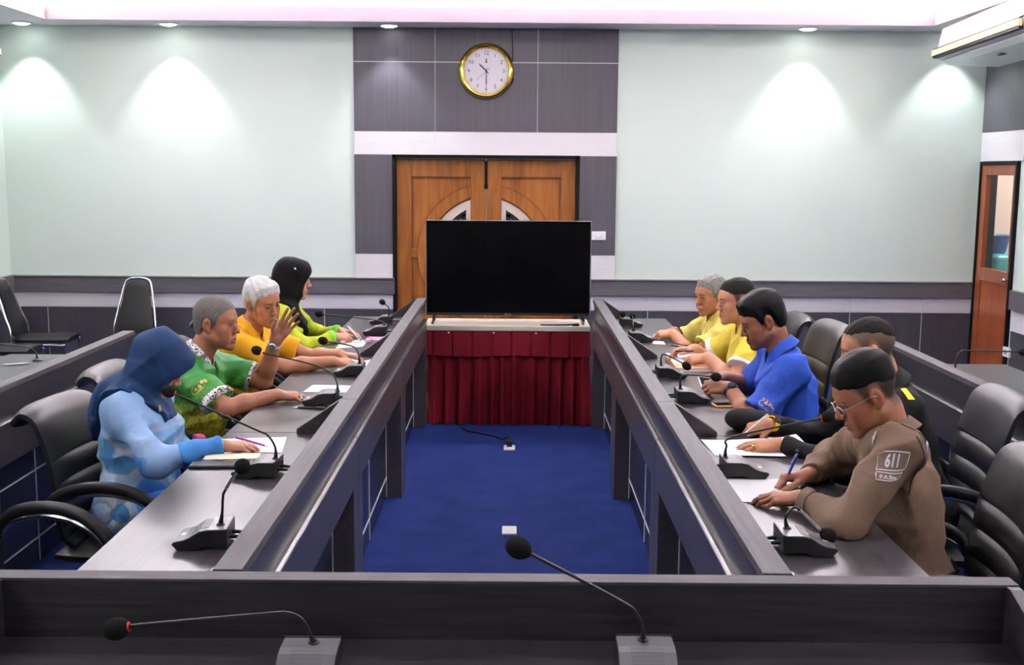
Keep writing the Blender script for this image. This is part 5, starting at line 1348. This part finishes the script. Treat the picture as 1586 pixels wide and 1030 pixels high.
def mk_L1():
    c = dict(fem=True, pelvis=(-1.475, 4.36, .56), neck=(-1.475, 4.38, .985), head=(-1.385, 4.38, 1.10), face=(1, -.05), look=(1, .22, 33), skin=(0.506, 0.228, 0.131), lip=(.45, .16, .14),
        hp=dict(lids=.35), hands=dict(R=dict(w=(-1.085, 4.15, .834), d=(1, .28, -.06), n=(0, -.1, 1), pole=(-.3, -.75, -.55), curl=REST), L=dict(w=(-1.27, 4.50, .665), d=(1, -.1, -.3), n=(0, .2, 1), pole=(-.4, .8, -.2))),
        sleeve='long', shirt='blueprint', shirt_name='sport_shirt', fold=.009, ffr=30, seed=4, hem=-.06, trouser_mat='blueprint', cuffr=.036, slv=.066, slack=.018, fat=1.06,
        hijab=dict(mat='navyhijab', brim=.022, peak=1, oh=.080, edge=(-.150, 1.65), off=.019, tilt=.25, drape=[((-1.54, 4.37, .97), (-1.585, 4.35, .90), .095, .075, .06)],
            crease=[((-1.46, 4.245, 1.12), (-1.42, 4.25, .99), .012, .022), ((-1.51, 4.25, 1.13), (-1.47, 4.25, 1.0), .010, .022), ((-1.56, 4.28, 1.08), (-1.60, 4.29, .92), .012, .03), ((-1.34, 4.27, .98), (-1.50, 4.25, .995), .010, .02)], fold=.007, ffr=26))
    p = person('person in a dark blue headscarf and light blue patterned shirt, resting a hand on papers', c); PPL['L1'] = p
    sh = p['sh']['R']
    q = MB(); w = wrap(p, [(-.012+.024*math.cos(t), .018*math.sin(t)) for t in np.linspace(0, 2*PI, 13)[:-1]], V3(-1.375, 4.27, .975), V3(1, .1, -.3), V3(.2, 0, 1), .012)
    q.ball((-1.345, 4.268, .945), (.005, .005, .010), 10, 8); q.ball((-1.345, 4.264, .958), .004, 8, 6); add_child(p, 'brooch', q, 'golddull')
    s0, E_, W_, A_ = p['arm']['R']; d = unit(W_-E_)
    f = SDF().add(lambda P: p['shirt'](P)-.0025).cut(half(W_+d*.003, d), .002).cut(half(W_-d*.15, -d), .002).cut(ball(W_-d*.07, .11), .002)
    v, qd = mesh_sdf(f, W_-.19, W_+.12, .005, .012); np_mesh('cuff', [(v, qd, None)], 'bluecuff', p['shirt_o'])
def mk_L2():
    c = dict(pelvis=(-1.56, 5.25, .55), neck=(-1.475, 5.25, .985), head=(-1.378, 5.25, 1.142), face=(1, -.05), look=(1, -.17, 4), skin=(0.396, 0.157, 0.082), gaze=.0,
        hp=dict(age=.9, lids=.55, mouth=.003, jaw=1.08, w=1.02), hands=dict(R=dict(w=(-1.075, 5.10, .838), d=(1, .38, -.10), n=(.1, -.15, 1), pole=(-.1, -.8, -.5), curl=[(22, 34, 20), (24, 40, 24), (28, 42, 24), (30, 40, 24)]),
        L=dict(w=(-1.135, 5.40, 1.045), d=(.58, -.15, .8), n=(-.25, .95, .0), pole=(-.3, .3, -1), curl=OPEN, thumb=(.75, .55, -.35), splay=.10)),
        sleeve='short', sl=.80, shirt='greenprint', fold=.0085, ffr=30, seed=8, collar='floral', ch=.040, vneck=.10, cuff='floral', cuffw=.026, slack=.018, belly=.02, flare=.006, arm=(.285, .245),
        hair=[(.004, FADE_LINE, .0008, .003, 300, 'hair_stub')], stubble=((.11, .095, .085), .8, FADE_LINE), brow=(.10, .085, .075), browk=.7, fat=1.05, k=.97)
    p = person('person with cropped grey hair in a green and yellow shirt, raising an open hand', c); PPL['L2'] = p
    # wrist watch
    o, (cc, d, a, b_) = band_on(p, 'L', .90, .014, .0295, 'silver', 'watch_strap'); q = MB()
    n_ = V3(0, -1, .0); q.lathe([(.001, 0), (.018, 0), (.019, .004), (.016, .008), (.001, .008)], n=24, axis='z')
    Mx = Matrix(np.c_[np.r_[np.stack([unit(np.cross(d, n_)), d, unit(n_-d*(n_@d))], 1), [[0, 0, 0]]], np.r_[cc+unit(n_-d*(n_@d))*.030, 1]].tolist())
    q.v = [tuple(Mx @ Vector(x)) for x in q.v]; w = add_child(p, 'watch_case', q, 'silver'); 
    # rings
    H = p['hands']['R']; X, D, N = H.frame
    for (kk, col, f_, rr) in ((1, 'cream', .55, .0105), (2, 'silver', .5, .0102)):
        q = MB(); bpt = H.T(*[(.027, .090, .0), (.0085, .094, .003), (-.0105, .089, .002)][kk]); ang = math.radians([22, 24, 28][kk]); dd = D*math.cos(ang)-N*math.sin(ang)
        cc = bpt+dd*.024; u = np.cross(dd, X); q.tube([cc+(X*math.cos(t)+u*math.sin(t))*rr for t in np.linspace(0, 2*PI, 20)], .0026, 8); q.ball(cc+N*.012+dd*.0, (.006, .006, .004), 10, 8); add_child(p, 'ring', q, col)
    # sleeve emblem and chest mark
    s0, E_, W_, A_ = p['arm']['R']; ud = unit(s0-E_); c0 = s0*.62+E_*.38; nr_ = unit(V3(.25, -1, .15)); ux = unit(np.cross(ud, nr_)); 
    q = MB()
    for (r0, r1, a0, a1) in ((.026, .031, 100, 330),):
        ts = np.radians(np.linspace(a0, a1, 26)); vs = [(r0*math.cos(t), r0*.8*math.sin(t)) for t in ts]+[(r1*math.cos(t), r1*.8*math.sin(t)) for t in ts]; n = len(ts)
        q.add(wrap(p, vs, c0+nr_*.06, ux, ud, .002), [(i, i+1, n+i+1, n+i) for i in range(n-1)])
    for (x, y, w_, h_) in ((-.008, .004, .012, .014), (.008, -.002, .010, .02), (.022, .004, .012, .012), (.034, -.004, .012, .016), (.0, -.014, .02, .006)):
        v, f = grid_patch(w_, h_, 4, 4); ts = [(a*.9*math.cos(b_*60)+x, b_+y) for a, b_ in v]; q.add(wrap(p, ts, c0+nr_*.06, ux, ud, .002), f)
    add_child(p, 'sleeve_emblem', q, 'golddull')
    q = MB(); fr = p['tf']; cc = p['NB']+p['tr']*.05-p['up']*.17+fr*.17; ux = -p['tr']*1.0; ux = unit(ux)
    for (x, y, w_, h_) in ((0, .018, .05, .008), (0, .003, .06, .010), (.005, -.014, .045, .008), (-.02, -.028, .02, .007)):
        v, f = grid_patch(w_, h_, 8, 3); q.add(wrap(p, [(a+x, b_+y) for a, b_ in v], cc, p['tr']*-1, p['up'], .002), f)
    add_child(p, 'chest_print', q, 'whiteknit')
def mk_L3():
    c = dict(pelvis=(-1.55, 6.10, .55), neck=(-1.425, 6.08, .995), head=(-1.335, 6.04, 1.145), face=(1, -.18), look=(1, -.78, 12, 6), skin=(0.462, 0.190, 0.098), gaze=-.1,
        hp=dict(age=.7, lids=.4, w=1.02), hands=dict(R=dict(w=(-.955, 5.98, .845), d=(1, .22, -.10), n=(0, -.35, 1), pole=(0, -.7, -.7), curl=[(50, 58, 30), (54, 62, 30), (58, 64, 30), (60, 64, 30)]), L=dict(w=(-.95, 6.16, .855), d=(1, -.15, -.08), n=(0, .1, 1), pole=(0, .8, -.5), curl=REST)),
        sleeve='short', sl=.74, shirt='orange', fold=.0085, ffr=30, seed=12, collar='orange', ch=.040, vneck=.06, slack=.017, belly=.02, arm=(.30, .26), flare=.004, k=.98,
        hair=[(.014, [(.11, .082), (.085, .078), (.072, .070), (.058, .058), (.042, .044), (.032, .020), (.024, -.004), (.010, -.010), (.002, .020), (-.012, .034), (-.028, .022), (-.042, -.02), (-.06, -.055), (-.12, -.066)], .0028, .010, 150, 'hair_white')], brow=(.10, .085, .07), browk=.6)
    p = person('person with white hair in a golden yellow polo shirt, glancing across the desk', c); PPL['L3'] = p
def mk_L4():
    c = dict(fem=True, pelvis=(-1.47, 7.05, .57), neck=(-1.435, 7.05, 1.03), head=(-1.365, 7.05, 1.178), face=(1, 0), look=(1, .10, 8), skin=(0.572, 0.285, 0.180), lip=(.5, .16, .16),
        hp=dict(lids=.4), hands=dict(R=dict(w=(-1.10, 6.92, .842), d=(1, .15, -.02), n=(.0, -.4, 1), pole=(-.1, -.8, -.6), curl=PEN), L=dict(w=(-1.10, 7.16, .842), d=(1, -.1, -.06), n=(0, .2, 1), pole=(0, .8, -.6), curl=REST)),
        sleeve='long', shirt='lime', cuff='limecuff', cuffw=.03, fold=.0085, ffr=30, seed=21, cuffr=.036, slv=.058, slack=.014,
        hijab=dict(mat='blackhijab', brim=.006, oh=.086, edge=(-.17, 1.8), off=.012, drape=[((-1.38, 7.0, .97), (-1.30, 6.99, .86), .07, .04, .05), ((-1.42, 7.06, 1.16), (-1.47, 7.06, 1.06), .085, .075, .05)], fold=.006, ffr=24))
    p = person('person in a black headscarf and lime green long sleeved top, writing at the far end', c); PPL['L4'] = p
    q = MB(); Hc, hp = p['Hc'], p['hp']; q.ball(Hc+hp@V3(.092, .012, .078), .007, 10, 8); add_child(p, 'pearl_pin', q, 'white')
def mk_R1():
    c = dict(fat=.96, pelvis=(1.270, 3.50, .56), neck=(1.232, 3.53, 1.018), head=(1.128, 3.555, 1.160), face=(-1, 0), look=(-1, -.02, 27), rise=(.03, .06), shf=(.05, .06), skin=(0.374, 0.147, 0.078), gaze=-.3,
        hp=dict(age=.5, lids=.4, w=1.0), hands=dict(L=dict(w=(.925, 3.50, .838), d=(-1, .32, -.10), n=(.05, -.2, 1), pole=(0, -1, -.35), curl=[(14, 20, 10), (16, 24, 14), (20, 28, 16), (24, 32, 18)]), R=dict(w=(1.02, 3.765, .842), d=(-1, -.02, -.10), n=(.0, .35, 1), pole=(0, 1, -.4), curl=PEN, thumb=(.85, .40, -.45))),
        sleeve='long', shirt='khaki', shirt_name='uniform_shirt', fold=.0085, ffr=30, seed=31, cuffr=.040, slv=.064, collar='khaki', ch=.040, copen=.5, slack=.018, cuffgap=.01,
        hair=[(.013, [(.11, .080), (.092, .074), (.078, .066), (.062, .062), (.045, .058), (.02, .050), (-.02, .048), (-.06, .030), (-.12, .012)], .0014, .013, 120, 'hair_black')], stubble=((.018, .014, .012), .92, FADE_LINE))
    c['taper'] = .05
    p = person('person in a khaki uniform shirt with wire glasses, writing with a blue pen', c); PPL['R1'] = p
    # glasses
    Hc, hp = p['Hc'], p['hp']; T = lambda x, y, z: Vector(Hc+hp@V3(x, y, z)); q = MB()
    for e in (-1, 1):
        q.tube([T(e*.034+.021*math.cos(t), .104-.006*abs(math.cos(t))*(1 if math.cos(t)*e > 0 else 0), .002+.015*math.sin(t)) for t in np.linspace(0, 2*PI, 25)], .0011, 6)
        q.tube([T(e*.055, .098, .006), T(e*.074, .07, .010), T(e*.082, .0, .016), T(e*.080, -.018, .006)], .0013, 6)
    q.tube([T(-.013, .106, .004), T(0, .109, .007), T(.013, .106, .004)], .0012, 6)
    g = add_child(p, 'glasses', q, 'silver')
    q = MB()
    for e in (-1, 1): 
        n = 24; vs = [T(e*.034+.0205*math.cos(t), .103, .002+.0145*math.sin(t)) for t in np.linspace(0, 2*PI, n+1)[:-1]]; q.add(vs, [tuple(range(n))])
    o = q.build('lens', 'glass', g); o.matrix_parent_inverse = g.matrix_parent_inverse.copy(); o.matrix_parent_inverse = Matrix.Translation(-Vector(p['root'].location)) @ Matrix(); o.parent = p['root']
    # sleeve patches
    s0, E_, W_, A_ = p['arm']['L']; nr_ = unit(V3(-.30, -1, .12)); ud = unit(V3(.06, .25, 1)); ux = unit(V3(1, -.22, -.08))
    M['patch'] = simple('brown_patch', (.20, .13, .095), .8)
    def patch(c0, w, h, txt, size, nm):
        q = MB(); v, f = grid_patch(w, h, 16, 10); q.add(wrap(p, v, c0, ux, ud, .0025), f, 0); o = add_child(p, nm, q, 'patch')
        q = MB()
        for (x, y, a, b_) in ((0, h/2, w, .003), (0, -h/2, w, .003), (w/2, 0, .003, h), (-w/2, 0, .003, h)):
            v, f = grid_patch(a, b_, 16 if a > b_ else 2, 2 if a > b_ else 10); q.add(wrap(p, [(i+x, j+y) for i, j in v], c0, ux, ud, .0036), f)
        v, f = text_mesh(txt, size, bold=.035); q.add(wrap(p, [(a[0], a[1]) for a in v], c0, ux, ud, .0036), f)
        o2 = add_child(p, 'stitched_border_and_text', q, 'whiteknit')
    patch(V3(1.122, 3.235, 1.036), .105, .038, '611', .034, 'shoulder_patch')
    patch(V3(1.114, 3.222, .999), .105, .031, 'ส.ภ.วังกะ', .020, 'station_patch')
    # epaulette badge on the collar side, white back patch with blue letters
    q = MB(); cc = V3(1.125, 3.385, 1.055)
    ux2 = unit(V3(.85, -.35, .35)); uy2 = unit(V3(-.15, .35, 1)); v, f = grid_patch(.036, .030, 6, 5); q.add(wrap(p, v, cc, ux2, uy2, .004), f)
    o = add_child(p, 'collar_badge', q, 'whiteknit'); q = MB()
    ts = np.linspace(0, 2*PI, 17); n = 17; vs = [(.006*math.cos(t), .006*math.sin(t)) for t in ts]+[(.0095*math.cos(t), .0095*math.sin(t)) for t in ts]; q.add(wrap(p, vs, cc, ux2, uy2, .005), [(i, i+1, n+i+1, n+i) for i in range(n-1)]); add_child(p, 'badge_ring', q, 'ink')
    bc = V3(1.30, 3.345, 1.045); ub = -p['tr']; q = MB(); v, f = grid_patch(.12, .06, 14, 8)
    nb_ = unit(np.cross(unit(V3(.35, 1, .0)), V3(0, 0, 1.)))
    ux3 = unit(V3(.55, .82, .05)); uy3 = unit(V3(-.35, .1, 1)); q.add(wrap(p, v, bc, ux3, uy3, .003), f); add_child(p, 'back_patch', q, 'whiteknit')
    M['bluetext'] = simple('blue_lettering', (.10, .14, .45), .7)
    q = MB(); v, f = text_mesh('TPK', .036); q.add(wrap(p, [(a[0]-.022, a[1]) for a in v], bc, ux3, uy3, .0042), f); add_child(p, 'back_lettering', q, 'bluetext')
    # white name tag at the chest
    q = MB(); cc = p['NB']+p['tf']*.14-p['up']*.16-p['tr']*.06; v, f = grid_patch(.05, .03, 6, 4); q.add(wrap(p, v, cc, p['tr'], p['up'], .004), f); add_child(p, 'name_tag', q, 'whiteknit')
    M['khaki_seam'] = simple('khaki_seam_thread', (.085, .055, .036), .8)
    seam(p, [(1.20, 3.30, 1.08), (1.245, 3.24, 1.03), (1.255, 3.23, .95), (1.24, 3.25, .88)], .0022, 'khaki_seam', 'armhole_seam')
    seam(p, [(1.14, 3.42, 1.08), (1.20, 3.33, 1.09), (1.29, 3.30, 1.05)], .0018, 'khaki_seam', 'yoke_seam')
    s0, E_, W_, A_ = p['arm']['L']; d = unit(W_-E_); a = unit(np.cross(d, (0, 0, 1.))); b_ = np.cross(d, a); cc = W_-d*.075
    seam(p, [tuple(cc+(a*math.cos(t)+b_*math.sin(t))*.05) for t in np.linspace(0, 6.28, 9)], .0016, 'khaki_seam', 'cuff_seam')
    M['belt'] = simple('black_belt', (.01, .01, .01), .3)
    f = SDF().add(lambda P: p['shirt'](P)-.004).cut(half((0, 0, .640), (0, 0, 1)), .002).cut(half((0, 0, .598), (0, 0, -1)), .002).cut(ball(p['P0']+V3(0, 0, .06), .28), .002)
    v, qd = mesh_sdf(f, p['P0']-V3(.3, .3, .05), p['P0']+V3(.3, .3, .15), .007, .015); np_mesh('belt', [(v, qd, None)], 'belt', p['root'])
def mk_R2():
    c = dict(pelvis=(1.585, 4.34, .56), neck=(1.475, 4.36, 1.030), head=(1.378, 4.35, 1.178), face=(-1, 0), look=(-1, .12, 14), skin=(0.506, 0.218, 0.115), gaze=-.3,
        hp=dict(lids=.45, w=1.03, jaw=1.06), hands=dict(L=dict(w=(1.03, 4.23, .836), d=(-1, .12, -.12), n=(0, -.35, 1), pole=(.2, -.7, -.7), curl=[(10, 16, 8), (12, 18, 10), (14, 20, 12), (18, 24, 14)]), R=dict(w=(1.055, 4.52, .850), d=(-1, -.10, -.22), n=(.1, -.55, .8), pole=(.2, .7, -.7), curl=PEN)),
        sleeve='long', shirt='blackcloth', shirt_name='uniform_shirt', fold=.0085, ffr=30, seed=41, cuffr=.042, slv=.066, collar='blackcloth', slack=.018, arm=(.315, .27), k=1.0,
        hair=[(.004, TOP_LINE, .0008, .004, 260, 'hair_dark')], stubble=((.05, .034, .026), .85, FADE_LINE))
    p = person('person in a black uniform with a shaved crop and a yellow watch, holding a pen', c); PPL['R2'] = p
    M['yellow_rubber'] = simple('yellow_rubber', (.85, .50, .01), .5)
    o, (cc, d, a, b_) = band_on(p, 'R', .985, .022, .0285, 'yellow_rubber', 'watch_strap', .005)
    q = MB(); n_ = unit(V3(-.2, -.75, .65)); n_ = unit(n_-d*(n_@d)); ux = np.cross(n_, d); v = []
    q.box(-.014, .014, -.015, .015, 0, .010); q.v = [tuple(cc+ux*x+d*y+n_*(.028+z)) for x, y, z in q.v]; add_child(p, 'watch_case', q, 'blackp', False).modifiers.new('bevel', 'BEVEL').width = .004
    H = p['hands']['L']; X, D, N = H.frame; q = MB(); bp_ = H.T(-.0105, .089, .002); dd = unit(D*math.cos(.25)-N*math.sin(.25)); cc = bp_+dd*.018; u = np.cross(dd, X)
    q.tube([cc+(X*math.cos(t)+u*math.sin(t))*.0102 for t in np.linspace(0, 2*PI, 20)], .0026, 8); q.ball(cc+N*.0115, (.007, .007, .004), 10, 8); add_child(p, 'ring', q, 'gold')
    # yellow shoulder tab
    s0 = p['sh']['L']; q = MB(); M['yellow_tab'] = simple('yellow_braid', (.80, .62, .02), .7)
    cc = s0+p['up']*.075-p['tr']*.02; v, f = grid_patch(.026, .11, 5, 14); q.add(wrap(p, v, cc+V3(0, -.02, .03), unit(V3(1, 0, -.05)), unit(V3(.10, 1, .30)), .003), f); add_child(p, 'shoulder_tab', q, 'yellow_tab')
    s0, E_, W_, A_ = p['arm']['L']; d = unit(W_-E_); q = MB(); q.lathe([(.001, 0), (.006, 0), (.006, .003), (.001, .003)], n=12); n_ = unit(V3(0, -1, .1)); ux = unit(np.cross(d, n_)); cc = W_-d*.05+n_*.047
    q.v = [tuple(cc+d*x+ux*y+n_*z) for x, y, z in q.v]; add_child(p, 'cuff_button', q, 'micgrey')
def mk_R3():
    c = dict(pelvis=(1.345, 5.22, .56), neck=(1.262, 5.22, 1.032), head=(1.158, 5.22, 1.178), face=(-1, 0), look=(-1, -.06, 22), skin=(0.330, 0.128, 0.066), gaze=-.35,
        hp=dict(lids=.35, w=1.0, jaw=1.05), hands=dict(L=dict(w=(1.015, 5.20, .865), d=(-1, .42, .05), n=(.1, -.75, .6), pole=(0, -.8, -.6), curl=[(35, 42, 25), (40, 50, 28), (46, 55, 30), (50, 55, 30)], thumb=(.9, .25, -.4)), R=dict(w=(1.035, 5.45, .872), d=(-1, -.35, .0), n=(.0, .55, .8), pole=(0, .8, -.6), curl=[(30, 40, 25), (36, 46, 28), (42, 52, 30), (46, 52, 30)], thumb=(.9, .3, -.4))),
        sleeve='short', sl=.84, shirt='bluepolo', shirt_name='polo_shirt', fold=.0085, ffr=30, seed=51, collar='bluepolo', ch=.044, copen=.4, vneck=.07, slack=.018, flare=.008, ar=1.05,
        hair=[(.013, [(.11, .070), (.098, .062), (.085, .058), (.068, .056), (.052, .046), (.040, .036), (.032, .018), (.024, -.006), (.012, -.012), (.004, .020), (-.012, .034), (-.028, .022), (-.042, -.015), (-.058, -.050), (-.12, -.064)], .0016, .014, 110, 'hair_black')], moust=.75, beard=.15)
    p = person('person in a royal blue polo shirt with black hair, looking down at a phone', c); PPL['R3'] = p
    band_on(p, 'L', .90, .022, .0335, 'blackp', 'watch_strap', .004)
    s0, E_, W_, A_ = p['arm']['L']; d = unit(W_-E_); cc = E_+(W_-E_)*.90; n_ = unit(V3(0, -.8, .5)); n_ = unit(n_-d*(n_@d)); ux = np.cross(n_, d)
    q = MB(); q.lathe([(.001, 0), (.019, 0), (.020, .006), (.017, .011), (.001, .011)], n=24); q.v = [tuple(cc+ux*x+d*y+n_*(.0325+z)) for x, y, z in q.v]; add_child(p, 'watch_case', q, 'blackp')
    # sleeve emblem: orange swirl, white lettering line and hem stripe
    ud = unit(s0-E_); nr_ = unit(V3(-.3, -1, .1)); ux = unit(np.cross(ud, nr_)); c0 = s0*.36+E_*.64+nr_*.075
    M['orange_thread'] = simple('orange_thread', (.80, .42, .10), .6)
    q = MB()
    def stroke(pts, w_):
        P_ = [np.array((a.x, a.y)) for a in bez([(x, y, 0) for x, y in pts], 6)]; vs = []
        for i in range(len(P_)):
            t = P_[min(i+1, len(P_)-1)]-P_[max(i-1, 0)]; t = t/np.linalg.norm(t); nn = np.array((-t[1], t[0]))*w_; vs += [tuple(P_[i]+nn), tuple(P_[i]-nn)]
        q.add(wrap(p, vs, c0, ux, ud, .0025), [(2*i, 2*i+1, 2*i+3, 2*i+2) for i in range(len(P_)-1)])
    stroke([(-.03, .014), (-.022, .022), (-.016, .012), (-.024, .004), (-.03, -.004)], .002); stroke([(-.008, .026), (.0, .012), (-.006, .0), (.008, .006), (.012, .018)], .002); stroke([(.012, .002), (.02, .016), (.026, .004), (.034, .006), (.036, -.006)], .002)
    add_child(p, 'sleeve_emblem', q, 'orange_thread'); q = MB()
    v, f = text_mesh('อบต.นาเกตุ', .011); q.add(wrap(p, [(a[0], a[1]-.013) for a in v], c0, ux, ud, .0025), f)
    t_ = .80; v, f = grid_patch(.085, .0022, 20, 1); q.add(wrap(p, [(a, b_-.034) for a, b_ in v], c0, ux, ud, .0025), f); add_child(p, 'sleeve_lettering', q, 'whiteknit')
    q = MB(); cc = p['NB']+p['tf']*.15-p['up']*.14-p['tr']*.075
    v, f = grid_patch(.022, .06, 5, 8); q.add(wrap(p, v, cc, p['tr'], p['up'], .0025), f); add_child(p, 'chest_emblem', q, 'orange_thread')
def mk_R4():
    c = dict(pelvis=(1.40, 6.20, .56), neck=(1.315, 6.20, 1.015), head=(1.228, 6.20, 1.155), face=(-1, -.03), look=(-1, -.16, 6), skin=(0.550, 0.247, 0.139), gaze=-.05,
        hp=dict(lids=.6, w=1.03, jaw=1.0), hands=dict(L=dict(w=(1.065, 6.07, .866), d=(-1, .25, -.10), n=(.05, -.45, .9), pole=(0, -.8, -.6), curl=[(30, 40, 25), (36, 50, 28), (42, 55, 30), (46, 55, 30)]), R=dict(w=(1.03, 6.32, .872), d=(-1, -.12, .0), n=(.0, .2, 1), pole=(0, .8, -.6), curl=[(18, 34, 20), (26, 42, 24), (40, 55, 30), (46, 58, 30)])),
        sleeve='short', sl=.70, shirt='yel2', shirt_name='polo_shirt', fold=.0085, ffr=30, seed=61, collar='yel2', cuff='whiteknit', cuffw=.026, slack=.017, belly=.02, fat=1.05, flare=.008, ar=1.12,
        hair=[(.006, [(.11, .080), (.080, .074), (.066, .068), (.052, .056), (.03, .050), (-.02, .048), (-.06, .025), (-.12, .0)], .0008, .005, 260, 'hair_dark')], stubble=((.03, .022, .018), .9, FADE_LINE))
    p = person('person with cropped dark hair in a yellow polo shirt with white cuffs', c); PPL['R4'] = p
def mk_R5():
    c = dict(pelvis=(1.42, 7.20, .53), neck=(1.325, 7.18, .945), head=(1.252, 7.15, 1.083), face=(-1, -.12), look=(-1, -.55, 8), skin=(0.462, 0.190, 0.090), gaze=-.1,
        hp=dict(age=.8, lids=.45, w=1.03, jaw=1.02), hands=dict(L=dict(w=(1.025, 7.12, .846), d=(-1, .20, -.06), n=(0, -.3, 1), pole=(0, -.8, -.6), curl=[(40, 55, 30), (44, 60, 30), (48, 62, 30), (50, 62, 30)]), R=dict(w=(1.05, 7.27, .842), d=(-1, -.25, -.06), n=(0, .1, 1), pole=(0, .8, -.6), curl=REST)),
        sleeve='short', sl=.68, shirt='yelpolo', shirt_name='polo_shirt', fold=.0085, ffr=30, seed=71, collar='yelpolo', vneck=.06, cuff='yelpolo', cuffw=.022, slack=.018, belly=.02, fat=1.04, flare=.01, ar=1.05,
        hair=[(.008, FADE_LINE, .0018, .008, 220, 'hair_grey')], brow=(.05, .045, .04))
    p = person('person with grey hair in a pale yellow polo shirt, hands folded on the far desk', c); PPL['R5'] = p
MAKERS = dict(L1=mk_L1, L2=mk_L2, L3=mk_L3, L4=mk_L4, R1=mk_R1, R2=mk_R2, R3=mk_R3, R4=mk_R4, R5=mk_R5)
for _k in MAKERS: MAKERS[_k]()
